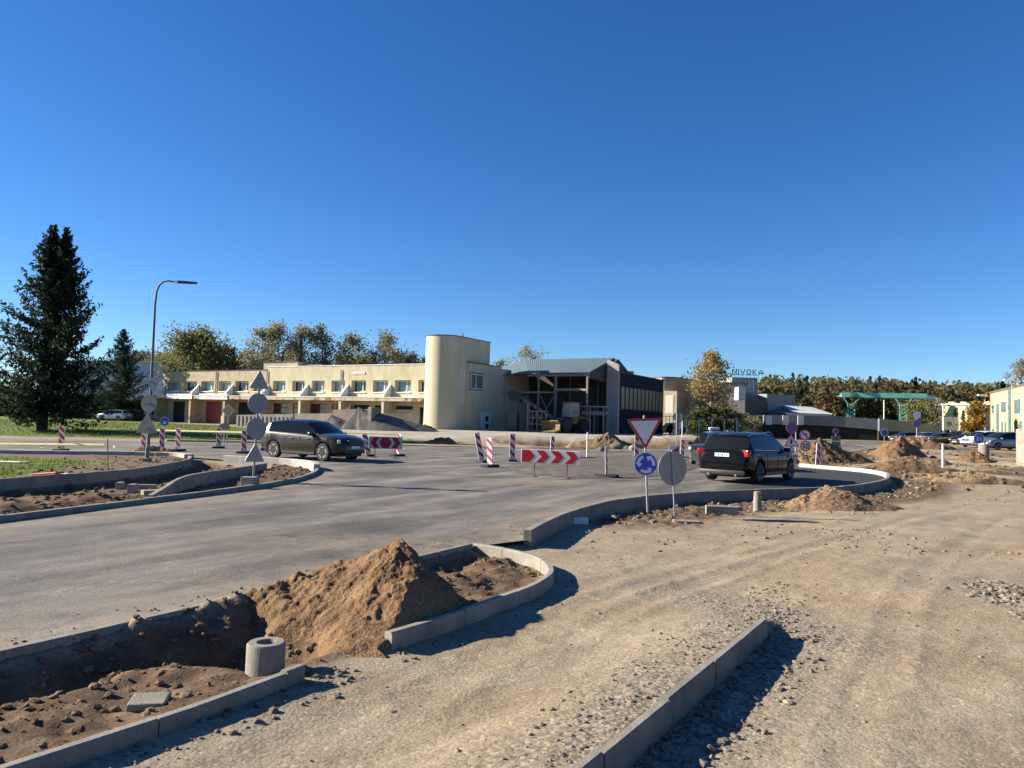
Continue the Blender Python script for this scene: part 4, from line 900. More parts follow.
# profiles
SUV = dict(L=4.88, W_=1.94, Hh=1.74, prof=[(-2.44, .62), (-2.41, .98), (-2.30, 1.16), (-1.98, 1.55), (-1.80, 1.66), (-1.0, 1.735), (-.3, 1.73), (.1, 1.70), (.32, 1.64), (1.20, 1.17), (1.8, 1.10), (2.2, .98), (2.38, .84), (2.44, .62)],
    belt=[(-2.44, .6), (-2.3, 1.14), (-1.9, 1.16), (0, 1.09), (1.2, 1.03), (2.0, .95), (2.44, .6)], wins=[(-1.86, -1.14), (-1.06, -.16), (-.08, 1.02)], ws=(.32, 1.20), rg=(-2.28, -1.98), rw=.375, ax=(-1.46, 1.47))
WAG = dict(L=4.80, W_=1.93, Hh=1.76, prof=[(-2.40, .62), (-2.38, 1.00), (-2.31, 1.13), (-1.90, 1.55), (-1.75, 1.64), (-1.2, 1.72), (-.3, 1.75), (.15, 1.71), (.35, 1.65), (1.2, 1.18), (1.8, 1.12), (2.2, 1.02), (2.36, .9), (2.40, .62)],
    belt=[(-2.4, .6), (-2.33, 1.12), (-1.9, 1.13), (0, 1.09), (1.2, 1.05), (2.0, .98), (2.4, .6)], wins=[(-1.88, -1.26), (-1.18, -.2), (-.12, 1.0)], ws=(.35, 1.2), rg=(-2.30, -1.90), rw=.37, ax=(-1.42, 1.44))
VAN = dict(L=4.75, W_=1.88, Hh=1.70, prof=[(-2.37, .62), (-2.35, 1.05), (-2.28, 1.25), (-2.12, 1.58), (-1.9, 1.66), (-.6, 1.70), (.3, 1.66), (.55, 1.60), (1.55, 1.10), (1.95, .98), (2.25, .84), (2.37, .6)],
    belt=[(-2.37, .6), (-2.28, 1.10), (0, 1.02), (1.5, .96), (2.0, .86), (2.37, .55)], wins=[(-2.05, -1.15), (-1.05, -.1), (0, 1.35)], ws=(.55, 1.55), rg=(-2.28, -2.1), rw=.33, ax=(-1.38, 1.45), cl=.2)
SED = dict(L=4.6, W_=1.8, Hh=1.44, prof=[(-2.3, .6), (-2.26, .92), (-1.75, 1.02), (-1.15, 1.34), (-.8, 1.41), (-.2, 1.44), (.3, 1.40), (.45, 1.36), (1.15, .96), (1.8, .88), (2.15, .76), (2.3, .55)],
    belt=[(-2.3, .55), (-2.2, .88), (-1.6, .93), (0, .90), (1.1, .86), (2.0, .76), (2.3, .5)], wins=[(-1.35, -.75), (-.65, .05), (.15, .95)], ws=(.45, 1.15), rg=(-1.75, -1.15), rw=.31, ax=(-1.33, 1.36), cl=.18)
HAT = dict(L=4.2, W_=1.77, Hh=1.47, prof=[(-2.1, .6), (-2.07, .95), (-1.98, 1.08), (-1.7, 1.36), (-1.5, 1.42), (-.6, 1.47), (.2, 1.44), (.4, 1.39), (1.15, .98), (1.65, .9), (1.95, .78), (2.1, .55)],
    belt=[(-2.1, .55), (-1.95, .98), (0, .93), (1.1, .88), (1.8, .78), (2.1, .5)], wins=[(-1.65, -1.05), (-.95, -.05), (.05, .98)], ws=(.4, 1.15), rg=(-1.98, -1.65), rw=.31, ax=(-1.27, 1.3), cl=.18)
def car(label, px, py, Y, hd, model, pm, group=None, z=None, **kw):
    p = P(px, py, Y); return make_car(label, group, p.x, p.y, hd, pm, z=z, **{**model, **kw})
BRP = paint('bronze_brown', (.045, .034, .025), .5); BKP = paint('black', (.006, .006, .007), .2); SILP = paint('silver', (.42, .43, .44), .6)
WHP = paint('white', (.74, .75, .76), .0); GRP = paint('graphite', (.10, .11, .12), .6); DBP = paint('dark_blue', (.02, .03, .06), .4); DRP = paint('dark_red', (.09, .02, .025), .4)
make_car('metallic brown off road car passing the island with sign backs', None, -8.72, 32.9, R(-30), BRP, z=.13, name='brown_car', rails=None, **SUV)
make_car('black estate style off road car seen from behind near the roundabout sign', None, 8.85, 27.3, R(90-41), BKP, z=.13, name='black_car', rails=(-1.8, .3), rim=RIMD, **WAG)
make_car('dark people carrier half hidden ahead of the black car carrying a small roof sign', None, 9.9, 35.8, R(90-4), DBP, z=.14, name='dark_people_carrier', **{**VAN, 'Hh': 1.7})
rl = thing('roof_sign', 'small white box sign on the roof of the dark people carrier', 'roof sign', (9.9, 36.1, 1.855))
q = MB(); q.bbox(-.24, .24, -.12, .12, .025, .16, .03); q.build('light_box', WHT, rl, smooth=40); q = MB(); q.box(-.18, .18, -.08, .08, -.01, .024); q.build('foot', BLK, rl)
GL = 'cars parked by the trees beyond the left lawn'
def lcar(label, px, py, Y, hd, model, pm, **kw):
    p = P(px, py, Y); z_ = Tz(p.x, p.y); return make_car(label, GL, p.x, p.y, hd, pm, z=z_, simple=True, **{**model, **kw})
lcar('silver hatchback parked nearest on the left beyond the lawn', 114, 421, 96, R(170), HAT, SILP)
lcar('dark grey saloon parked directly behind the silver hatchback', 131, 421, 102, R(185), SED, GRP)
lcar('dark off road car parked under the big spruce at the lawn edge', 72, 419, 112, R(120), SUV, GRP)
lcar('black car parked right of the dark off road car behind the spruce', 84, 419, 108, R(20), SED, BKP)
lcar('dark blue car by the corner of the white block', 146, 417, 112, R(150), HAT, DBP)
GR_ = 'cars parked in the yard on the right'
def rcar(label, px, Y, hd, model, pm, **kw):
    p = P(px, 440, Y); z_ = Tz(p.x, p.y); return make_car(label, GR_, p.x, p.y, hd, pm, z=z_, simple=True, **{**model, **kw})
rcar('white people carrier parked with its sloping nose to the left', 983, 76, R(197), VAN, WHP)
rcar('silver grey people carrier parked in front of the white one at the right', 1004, 69, R(190), VAN, paint('silver_grey', (.20, .21, .23), .6))
rcar('black saloon parked behind the white people carrier', 968, 92, R(200), SED, BKP)
rcar('dark red car parked beside the white sign board', 957, 98, R(215), SUV, DRP)
rcar('dark grey car behind the long low mound', 941, 94, R(185), SED, GRP)
rcar('silver car partly hidden behind the long low mound', 927, 100, R(260), HAT, SILP)
rcar('grey car furthest left of the yard row below the dark wall', 905, 104, R(190), HAT, GRP)
car_h = P(672, 432, 92); make_car('dark car parked by the far end of the glazed hall', None, car_h.x, car_h.y, R(100), BKP, z=Tz(car_h.x, car_h.y), simple=True, **SED)
# ================================================================ road signs and site furniture
GALV = mat('galvanised_steel', (.30, .31, .32), .5, var=.12, scale=6, metal=.5)
SBACK = mat('sign_back_grey', (.26, .26, .255), .45, var=.12, scale=3, metal=.35)
SRED = mat('sign_red', (.50, .015, .02), .4, var=.06)
SWHT = mat('sign_white', (.70, .70, .68), .4, var=.06, scale=3)
SBLU = mat('sign_blue', (.012, .07, .42), .35, var=.06)
SYEL = mat('sign_yellow', (.55, .42, .10), .5, var=.1)
SBLK = mat('sign_black', (.02, .02, .02), .5)
WOODP = mat('plank_yellow', (.78, .66, .26), .7, var=.15, scale=3)
RUBB = mat('rubber_foot', (.035, .033, .032), .9, var=.3)
def Xf(loc, rz=0, tilt=0, lean=0):
    return Matrix.Translation(loc) @ Matrix.Rotation(rz, 4, 'Z') @ Matrix.Rotation(lean, 4, 'Y') @ Matrix.Rotation(tilt, 4, 'X')
def poly_plate(o, name, pts, X, y0, y1, mt, nm_fix=True):
    q = MB(); q.X = X; q.prism(pts, y0, y1, 'y'); return q.build(name, mt, o)
def circ(r, n=36, c=(0, 0)): return [(c[0]+r*math.cos(2*PI*i/n), c[1]+r*math.sin(2*PI*i/n)) for i in range(n)]
def rtri(s, up=True, r=.10, c=(0, 0)):
    h = s*.866; pts = [(-s/2, -h/3), (s/2, -h/3), (0, 2*h/3)]
    if not up: pts = [(a, -b) for a, b in pts][::-1]
    out = []
    for i in range(3):
        p = Vector(pts[i]); a = (Vector(pts[i-1])-p).normalized()*s*r; b = (Vector(pts[(i+1) % 3])-p).normalized()*s*r
        for t in np.linspace(0, 1, 6): q = (p+a)*(1-t)**2+p*2*t*(1-t)+(p+b)*t*t; out.append((q.x+c[0], q.y+c[1]))
    return out
def disc_sign(o, X, r, face=SBLU, back=SBACK, rim=None, ir=.84, name='round_plate'):
    """front faces -Y of X"""
    p = poly_plate(o, name, circ(r), X, 0, .012, back); f = poly_plate(p, 'face', circ(r*.995), X, -.003, -.0005, rim or SWHT)
    poly_plate(p, 'field', circ(r*ir), X, -.006, -.0035, face); return p
def tri_sign(o, X, s, up=True, name='triangle_plate'):
    p = poly_plate(o, name, rtri(s, up), X, 0, .012, SBACK); poly_plate(p, 'red_border', rtri(s*.985, up), X, -.003, -.0005, SRED)
    poly_plate(p, 'field', rtri(s*.77, up, .05), X, -.006, -.0035, SWHT); return p
def pole(o, h, r=.03, X=Matrix(), mt=GALV, z0=-.3):
    q = MB(); q.X = X; q.tube([(0, .035, z0), (0, .035, h)], r, 12); q.tube([(0, .035, h), (0, .035, h+.015)], [r*1.1, r*.6], 12); return q.build('pole', mt, o, smooth=40)
def place(px, py, z=.0):
    x, y = G(px, py, z); return x, y, z
# -- yield and roundabout signs
x, y, _ = place(648, 512); z = Tz(x, y)
o = thing('road_sign', 'leaning pole with a white and red yield triangle above a blue roundabout sign', 'road sign', (x, y, z))
Xs = Xf((0, 0, 0), R(-4), 0, R(-3.2)); pole(o, 2.28, .028, Xs)
tri_sign(o, Xs @ Matrix.Translation((0, -.004, 1.98)), .84, False)
Xd = Xs @ Matrix.Translation((-.005, -.004, 1.16)); p = disc_sign(o, Xd, .275, SBLU, ir=.93)
for k in range(3):
    a0 = R(90+120*k+18); pts = []
    n_ = 9; a1 = a0+R(62)
    for i in range(n_): t = a0+(a1-a0)*i/(n_-1); pts.append((.215*math.cos(t), .215*math.sin(t)))
    tip = a1+R(34); am = a1
    pts += [(.25*math.cos(am), .25*math.sin(am)), (.17*math.cos(tip), .17*math.sin(tip)), (.085*math.cos(am), .085*math.sin(am))]
    for i in range(n_): t = a1+(a0-a1)*i/(n_-1); pts.append((.145*math.cos(t), .145*math.sin(t)))
    poly_plate(p, 'white_arrow', pts, Xd, -.009, -.0065, SWHT)
# -- back of a large round sign beside it
x, y = G(674.5, 516, .0); z = Tz(x, y)
o = thing('road_sign', 'grey back of a large round sign on a thin pole right of the yield sign', 'road sign', (x, y, z))
Xs = Xf((0, 0, 0), R(188), 0, R(3.5)); pole(o, 1.52, .02, Xf((0, -.07, 0), 0, 0, R(-3.5)))
disc_sign(o, Xs @ Matrix.Translation((0, .0, 1.13)) @ Matrix.Rotation(R(16), 4, 'Z'), .385, SBLU)
# -- cluster of sign backs on the island
x, y = G(253, 479, .2); 
o = thing('road_sign', 'pole of four grey sign backs, two triangles and two discs, on the island', 'road sign', (x, y, .0))
Xs = Xf((0, 0, 0), R(180+14), 0, R(-1)); pole(o, 3.22, .032, Xf((0, 0, 0), R(14), 0, R(1)), mt=SBACK)
for zc, kind in ((2.92, 't'), (2.32, 'c'), (1.62, 'c'), (.86, 't')):
    Xk = Xs @ Matrix.Translation((0, -.01, zc)) @ Matrix.Rotation(R(34 if kind == 't' else 26), 4, 'Z')
    if kind == 't': tri_sign(o, Xk, .62)
    else: disc_sign(o, Xk, .29, SWHT, rim=SRED)
# small cross clamps
q = MB(); q.X = Xf((0, 0, 0), R(14), 0, R(1))
for zc in (2.8, 2.3, 1.6, .8): q.bbox(-.055, .055, -.01, .08, zc, zc+.04, .006)
q.build('clamps', GALV, o)
xb, yb = G(250, 481, .3)
q = MB(); q.bbox(-.2, .2, -.14, .14, -.25, .15, .02); o = q.build('concrete_block', CONC2, None, loc=(xb, yb, .26)); tag(o, 'small concrete block at the foot of the pole with four sign backs', 'concrete block')
# -- street lamp with sign backs
x, y = G(147, 460, .25); o = thing('street_lamp', 'tall grey street lamp with a curved arm reaching right beside the left lawn', 'street lamp', (x, y, .2))
hL = 6.55; q = MB(); lean = -.03
def lp(t): return (.02+lean*t/hL, 0, t)
q.tube([(0, 0, -.3), (0, 0, .5)], .075, 12); q.tube([lp(.45), lp(3), lp(5.2)], [.06, .052, .042], 12)
arc = [lp(5.2), lp(5.8), (.03, 0, 6.25), (.11, 0, 6.46), (.26, 0, 6.60), (.44, 0, 6.64), (.85, 0, 6.58)]
q.tube(arc, [.042, .04, .038, .036, .034, .032, .03], 10); q.build('pole', mat('dull_pole_steel', (.13, .14, .15), .7, var=.15, scale=2), o, smooth=50)
q = MB(); q.X = Xf((.72, 0, 6.60), 0, 0, R(2)); q.prism([(-.05, -.05), (.1, -.10), (.4, -.10), (.78, -.015), (.78, .015), (.4, .10), (.1, .10), (-.05, .05)], -.03, .05, 'z'); q.build('lamp_head', mat('lamp_head_dark', (.07, .075, .08), .5), o)
q = MB(); q.bbox(-.13, .13, -.13, .13, -.3, .12, .02); q.build('base', CONC, o)
# its signs hang on their own clamps: separate things fixed to the pole
ls = thing('road_sign', 'grey backs of a disc, a pennant and a triangle clamped on the lamp post', 'road sign', (x, y-.1, .2))
Xs = Xf((0, 0, 0), R(180-10), 0, 0)
tri_sign(ls, Xs @ Matrix.Translation((.02, 0, 1.28)), .88); disc_sign(ls, Xs @ Matrix.Translation((-.02, 0, 2.10)), .32, SWHT, rim=SRED)
tri_sign(ls, Xs @ Matrix.Translation((-.12, 0, 2.86)), .62, False)
q = MB()
for zc in (1.2, 2.1, 2.9): q.bbox(-.06, .10, -.03, .17, zc, zc+.04, .006)
q.build('clamps', GALV, ls)
# -- beacons: red and white boards on rubber feet
def beacon_mesh(o, X, h=1.0, w=.26, face=True, back=False):
    p = None; q = MB(); q.X = X; q.bbox(-w/2, w/2, -.015, .015, .12, .12+h, .01); p = q.build('board', SWHT if not back else SBACK, o)
    # diagonal stripes clipped to the board, both faces
    def clip(pts, lo, hi):
        def c(pts, val, sgn):
            out = []
            for i in range(len(pts)):
                a, b = pts[i-1], pts[i]; ia = sgn*(a[1]-val) >= 0; ib = sgn*(b[1]-val) >= 0
                if ia != ib: t = (val-a[1])/(b[1]-a[1]); out.append((a[0]+(b[0]-a[0])*t, val))
                if ib: out.append(b)
            return out
        return c(c(pts, lo, 1), hi, -1)
    st = h/3.2
    for k in range(-1, 4):
        z0 = .12+k*st*1.0+.05; pts = [(-w/2+.01, z0+w*.9), (w/2-.01, z0), (w/2-.01, z0+st*.5), (-w/2+.01, z0+st*.5+w*.9)]
        pts = clip(pts, .13, .12+h-.01)
        if len(pts) > 2:
            q = MB(); q.X = X; q.prism(pts, -.0185, -.0155, 'y'); q.prism(pts, .0155, .0185, 'y'); q.build('red_stripe', SRED, p)
    return p
def beacon(label, px, py, rz=0, lean=0, h=1.0, group='red and white beacon boards around the road works', z=.13, tiltx=0, foot=True, name='beacon'):
    x, y = G(px, py, z); zz = max(Tz(x, y), z-.01) if y < 50 else Tz(x, y)
    o = thing(name, label, 'beacon', (x, y, zz), R(rz), group)
    if foot: q = MB(); q.bbox(-.20, .20, -.42, .42, .0, .11, .03); q.build('rubber_foot', RUBB, o, smooth=40)
    beacon_mesh(o, Xf((0, 0, .0), 0, R(tiltx), R(lean)), h); return o
beacon('red and white beacon alone on the far edge of the left grass patch', 61, 451, 8)
beacon('beacon just left of the lamp post foot, first under the yellow plank', 143, 451, -10)
beacon('beacon standing below the small round blue sign', 161.5, 451, -6)
beacon('third beacon from the left under the yellow plank, right of the blue sign', 177.5, 451, -12)
beacon('beacon at the foot of the yellow diamond sign', 218.5, 448, 0)
beacon('beacon hidden partly behind the pole with four sign backs', 243.5, 453, -5)
beacon('beacon leaning left right in front of the brown car bonnet', 369, 456, 25, -14)
beacon('twisted beacon at the right end of the red hexagon board', 397, 456, -30, 6)
beacon('beacon leaning left at the open asphalt, furthest left of the four before the tower', 482, 462, 30, -13, 1.27)
beacon('upright beacon seen nearly from behind, right of the leaning one', 490, 467, -35, -4, 1.08)
beacon('bright red and white beacon facing the camera left of the chevron board', 512, 461, 5, 0, 1.2)
beacon('beacon peeking out from behind the chevron board', 551.5, 458, 35, 3, 1.05)
beacon('beacon directly behind the yield sign', 636.5, 458, 10, 0, 1.2)
beacon('beacon seen edge on, leaning left between chevron board and yield sign', 606.5, 477, 68, -8, 1.0)
beacon('beacon behind the grey round sign back', 682, 458, 20, 2, 1.0)
beacon('white beacon tilted on the brown mound behind the pale kerb', 817, 468, 25, 5, 1.15, foot=False)
beacon('second beacon on the brown mound, right beside the white one', 822, 468, 40, -4, .95, foot=False)
x, y = G(674, 458, .13); o = thing('warning_board', 'square board with a red triangle pattern beside the beacon behind the round sign back', 'warning board', (x, y, .13))
q = MB(); q.bbox(-.3, .3, -.01, .01, .25, .75, .01); b_ = q.build('board', SWHT, o); poly_plate(b_, 'red_triangle', [(-.28, .28), (.28, .28), (.28, .72)], Matrix(), -.014, -.0105, SRED); q = MB(); q.box(-.2, -.16, -.02, .02, 0, .25); q.box(.16, .2, -.02, .02, 0, .25); q.build('leg', GALV, o)
# -- white guide posts / pipes
def post(label, px, py, h, r, mt=SWHT, foot=False, lean=0, z=.1, cap=None, name='marker_post', cat='marker post', top=None):
    x, y = G(px, py, z); zz = Tz(x, y) if y > 50 or x > 16 else max(z, 0)
    o = thing(name, label, cat, (x, y, zz))
    q = MB(); q.X = Xf((0, 0, 0), 0, 0, R(lean)); q.tube([(0, 0, -.1), (0, 0, h)], [r, top or r], 12); q.build('shaft', mt, o, smooth=40)
    if foot: q = MB(); q.bbox(-.45, .45, -.25, .25, 0, .10, .03); q.build('rubber_foot', RUBB, o, smooth=40)
    return o
post('thin white post on a rubber foot right of the chevron board', 587, 459, 1.42, .045, foot=True, z=.13)
post('white plastic pipe standing upright in the soil in the middle of the right hand site', 943, 471, 1.35, .055)
post('rusty short stake in the soil beside the brown mound', 832, 465, .55, .02, mat('rusty_steel', (.16, .07, .04), .9))
post('rusty thin stake standing on the left grass patch', 108, 468, .9, .015, mat('rusty_steel', (.16, .07, .04), .9), z=.25, lean=-4)
def pipe(label, px, py, r0_, r1_, h, z=0, mt=CONC, zb=None, bore=True, name='concrete_pipe'):
    x, y = G(px, py, z); zz = Tz(x, y) if zb is None else zb
    o = thing(name, label, 'concrete pipe', (x, y, zz))
    q = MB(); n_ = 36
    q.lathe([(r0_, -.15), (r0_, .02), (r1_, h-.015), (r1_-.012, h), (r1_*.52, h), (r1_*.48, h-.02), (r1_*.46, h-.4), (.001, h-.4)] if bore else [(r0_, -.15), (r1_, h-.01), (r1_-.01, h), (.001, h)], n_); q.build('shell', mt, o, smooth=40); return o
PIPM = mat('pipe_concrete', (.17, .15, .12), .9, col2=(.25, .228, .188), scale=4, detail=7, stretch=(3, 3, .6), bump=.3, bscale=40, fine=.12)
pipe('hollow concrete pipe stub standing in the trench behind the lower left kerb', 265, 673, .148, .146, .68, z=0, mt=PIPM, zb=-.44)
pipe('small tapered concrete bollard between the yield sign and the ochre sand pile', 757.5, 509, .115, .09, .50, mt=CONC2, bore=False)
pipe('thick grey concrete pipe standing at the right edge of the site', 984, 464, .33, .31, 1.05, mt=PIPM)
pipe('left of two small pale concrete stubs by the far dark wall', 874, 441, .30, .30, 1.1, z=.3, mt=CONC2, bore=False)
pipe('right of two small pale concrete stubs by the far dark wall', 879, 441, .30, .30, 1.1, z=.3, mt=CONC2, bore=False)
# -- chevron board
xa, ya = G(533, 476, .13); xb, yb = G(567, 478.5, .13)
o = thing('chevron_board', 'long white board with four red chevrons pointing right on thin legs', 'chevron board', ((xa+xb)/2, (ya+yb)/2, .14), math.atan2(yb-ya, xb-xa)*.25-R(3))
Xc = Xf((0, 0, 0), 0, 0, R(0.6)); w_, h_ = 2.06, .46; zb0 = .46
q = MB(); q.X = Xc; q.bbox(-w_/2, w_/2, -.012, .012, zb0, zb0+h_, .01); bd = q.build('board', SWHT, o)
q = MB(); q.X = Xc; zm = zb0+h_/2; a_ = w_/2-.02; hh = h_/2-.02; dx = .20; per = .505
for k in range(5):
    x0 = -a_+k*per; x1 = x0+.27
    pts = [(x0, zm-hh), (min(x1, a_), zm-hh), (min(x1+dx, a_), zm), (min(x1, a_), zm+hh), (x0, zm+hh), (x0+(dx if k else 0), zm)] if k < 4 else [(x0, zm-hh), (a_, zm-hh), (a_, zm+hh), (x0, zm+hh), (min(x0+dx, a_-.001), zm)]
    c_ = MB(); c_.X = Xc; c_.prism(pts, -.016, -.0125, 'y'); c_.build('red_chevron', SRED, bd)
for sx in (-.55, .60):
    q = MB(); q.box(sx-.02, sx+.02, .014, .05, .03, zb0+.3); q.box(sx-.02, sx+.02, -.28, .28, 0.0, .03); q.build('leg', GALV, o)
# -- red hexagon board
xa, ya = G(385, 458, .13)
o = thing('arrow_board', 'white board with a red hexagon between red arrowheads on thin legs', 'direction board', (xa, ya, .14), R(-4))
w_, h_ = 1.62, .58; zb0 = .42; zm = zb0+h_/2; hh = h_/2-.04
q = MB(); q.bbox(-w_/2, w_/2, -.012, .012, zb0, zb0+h_, .01); bd = q.build('board', mat('board_pinkish_white', (.55, .50, .48), .5), o)
SRD2 = mat('board_red', (.33, .02, .03), .5, var=.1)
for nm, pts in (('red_hexagon', [(-.30, zm), (-.16, zm-hh), (.16, zm-hh), (.30, zm), (.16, zm+hh), (-.16, zm+hh)]),
                ('red_arrow', [(-.72, zm), (-.56, zm-hh), (-.30, zm-hh), (-.46, zm), (-.30, zm+hh), (-.56, zm+hh)]), ('red_arrow', [(.72, zm), (.56, zm-hh), (.30, zm-hh), (.46, zm), (.30, zm+hh), (.56, zm+hh)])):
    poly_plate(bd, nm, pts, Matrix(), -.016, -.0125, SRD2)
for sx in (-.5, .5): q = MB(); q.box(sx-.02, sx+.02, .014, .05, .03, zb0+.3); q.box(sx-.02, sx+.02, -.28, .28, 0.0, .03); q.build('leg', GALV, o)
# -- planks resting on the beacons
def plank(label, a, b, z, w=.22, mt=WOODP, name='plank'):
    (xa, ya), (xb, yb) = a, b; L = math.hypot(xb-xa, yb-ya); q = MB(); q.bbox(-L/2, L/2, -.02, .02, -w/2, w/2, .008)
    o = q.build(name, mt, None, loc=((xa+xb)/2, (ya+yb)/2, z)); o.rotation_euler = (R(-72), 0, math.atan2(yb-ya, xb-xa)); return tag(o, label, 'plank')
p1 = P(157, 431, 37.3); p2 = P(243, 432, 38.2); plank('long yellow plank lying across the beacons in front of the lawn', p1.xy, p2.xy, (p1.z+p2.z)/2)
p1 = P(336, 433, 41.0); p2 = P(398, 433.6, 40.0); plank('wooden rail stretched behind the brown car to the red hexagon board', p1.xy, p2.xy, (p1.z+p2.z)/2, .12, mat('plank_wood', (.42, .30, .18), .8))
p1 = P(-30, 451, 31.5); p2 = P(104, 447.5, 33.8); pl_ = plank('pale yellow barrier rail lying low along the left grass patch', p1.xy, p2.xy, .44, .26)
for t in (.25, .52, .98):
    q = MB(); q.box(-.03, .03, .025, .06, -.35, .05); o = q.build('barrier_leg', WHT, pl_, loc=(((t-.5)*2*3.0), 0, 0))
# -- small blue sign on beacon
def small_sign(label, px, pyb, Y, hp, items, r=.025, group=None, rz=0, z=None, polemat=GALV):
    """items: list of (kind, z centre, size)"""
    p = P(px, pyb, Y); zz = Tz(p.x, p.y) if z is None else z
    o = thing('road_sign', label, 'road sign', (p.x, p.y, zz), R(rz), group); pole(o, hp, r, mt=polemat); return o
o = small_sign('small round blue sign above a beacon on the left verge', 163, 450, 38, 1.62, 0, z=.13); p = disc_sign(o, Matrix.Translation((0, -.004, 1.40)), .24, SBLU, ir=.9)
poly_plate(p, 'white_arrow', [(-.11, .03), (-.03, -.13), (.12, -.14), (.06, -.09), (.13, 0), (.09, .04), (.02, -.05), (-.03, 0)], Matrix.Translation((0, -.004, 1.40)), -.009, -.0065, SWHT)
o = small_sign('yellow and white diamond priority sign on a thin pole at the lawn', 227, 440, 45, 2.5, 0)
X_ = Matrix.Translation((0, -.004, 2.15)); s_ = .42; p = poly_plate(o, 'diamond_plate', [(-s_, 0), (0, -s_), (s_, 0), (0, s_)], X_, 0, .012, SBACK); poly_plate(p, 'white_edge', [(-s_*.98, 0), (0, -s_*.98), (s_*.98, 0), (0, s_*.98)], X_, -.003, -.0005, SWHT); poly_plate(p, 'yellow_field', [(-s_*.78, 0), (0, -s_*.78), (s_*.78, 0), (0, s_*.78)], X_, -.006, -.0035, SYEL)
o = small_sign('low grey round topped sign back beside the diamond sign', 223.5, 446, 43, 1.35, 0); poly_plate(o, 'plate', [(-.34, 0), (.34, 0), (.26, .30), (.1, .36), (-.1, .36), (-.26, .30)], Matrix.Translation((0, 0, 1.05)), 0, .012, SBACK)
# -- pole cluster in the middle distance
o = small_sign('pole with stacked white sign backs in front of the pale curved block', 676.5, 441, 60, 2.95, 0, r=.045)
for zc, r_ in ((2.65, .33), (2.0, .26), (1.5, .30)): disc_sign(o, Xf((0, .08, zc), R(170)), r_, SBLU, back=SBACK)
for sx, zc in ((.32, 2.65), (.3, 2.0)): poly_plate(o, 'side_plate', [(-.12, -.25), (.12, -.25), (.12, .25), (-.12, .25)], Matrix.Translation((sx, .05, zc)), 0, .012, SWHT)
post('thin white post by the pole of stacked sign backs', 682, 445, 1.5, .05, z=.3)
# -- right hand cluster
VIO = mat('sign_violet_blue', (.10, .08, .38), .4, var=.06); SPNK = mat('sign_faded_red', (.45, .08, .12), .5, var=.1)
def nostop(o, X, r):
    p = disc_sign(o, X, r, VIO, rim=SPNK, ir=.80)
    for a in (45, 135):
        c_, s2 = math.cos(R(a)), math.sin(R(a)); w = r*.10; L = r*.82
        poly_plate(p, 'cross_bar', [(-L*c_-w*s2, -L*s2+w*c_), (-L*c_+w*s2, -L*s2-w*c_), (L*c_+w*s2, L*s2-w*c_), (L*c_-w*s2, L*s2+w*c_)], X, -.009-.003*(a > 90), -.0065-.003*(a > 90), SPNK)
    return p
o = small_sign('tall pole with a violet no stopping disc over two roadworks triangles', 796, 455, 38, 2.15, 0, r=.035); nostop(o, Matrix.Translation((-.22, -.004, 2.05)), .30)
Xt = Matrix.Translation((-.25, -.02, 1.32)); t = tri_sign(o, Xt, .78); q = MB(); q.X = Xt; q.prism([(-.10, -.10), (.02, -.10), (.06, .08), (.02, .18), (-.04, .12)], -.009, -.0065, 'y'); q.build('worker_symbol', SBLK, t)
Xt = Matrix.Translation((-.24, -.02, .74)); t = tri_sign(o, Xt, .70); q = MB(); q.X = Xt; q.prism([(-.14, -.10), (.14, -.10), (.05, .16), (-.05, .16)], -.009, -.0065, 'y'); q.build('symbol', SBLK, t)
q = MB(); q.tube([(-.25, .05, -.3), (-.25, .05, .6)], .03, 8); q.build('second_pole', GALV, o)
o = small_sign('pole with a no left turn disc above a 50 speed limit disc', 806, 447, 42, 1.85, 0, r=.03)
Xt = Matrix.Translation((-.05, -.004, 1.62)); p = disc_sign(o, Xt, .30, SWHT, rim=SRED, ir=.8)
poly_plate(p, 'turn_arrow', [(.05, -.16), (.10, -.16), (.10, .08), (-.05, .08), (-.05, .14), (-.16, .05), (-.05, -.04), (-.05, .02), (.05, .02)], Xt, -.009, -.0065, SBLK); poly_plate(p, 'red_bar', [(-.20, .16), (-.16, .20), (.20, -.16), (.16, -.20)], Xt, -.012, -.0095, SRED)
Xt = Matrix.Translation((-.03, -.004, 1.0)); p = disc_sign(o, Xt, .31, SWHT, rim=SRED, ir=.8)
def digits(parent, txt, X, h, mt, t=.2):
    seg = {'0': 'abcdef', '5': 'afgcd'}; w = h*.55; n_ = len(txt); x = -(n_*w+(n_-1)*w*.35)/2; k = h*t*.5
    for ch in txt:
        q = MB(); q.X = X
        S_ = {'a': (0, w, h-k, h), 'g': (0, w, h/2-k/2, h/2+k/2), 'd': (0, w, 0, k), 'f': (0, k, h/2, h), 'b': (w-k, w, h/2, h), 'e': (0, k, 0, h/2), 'c': (w-k, w, 0, h/2)}
        for c_ in seg[ch]: a, b, c2, d2 = S_[c_]; q.box(x+a, x+b, -.010-.0002*ord(c_)*.01, -.0065, c2-h/2, d2-h/2)
        q.build('digit', mt, parent); x += w*1.35
digits(p, '50', Xt, .28, SBLK, .36)
o = small_sign('small no stopping disc over stacked grey green information plates', 836, 446, 48, 2.0, 0, r=.03); nostop(o, Matrix.Translation((0, -.004, 1.85)), .21)
GGP = mat('grey_green_plate', (.20, .22, .18), .7, var=.12); 
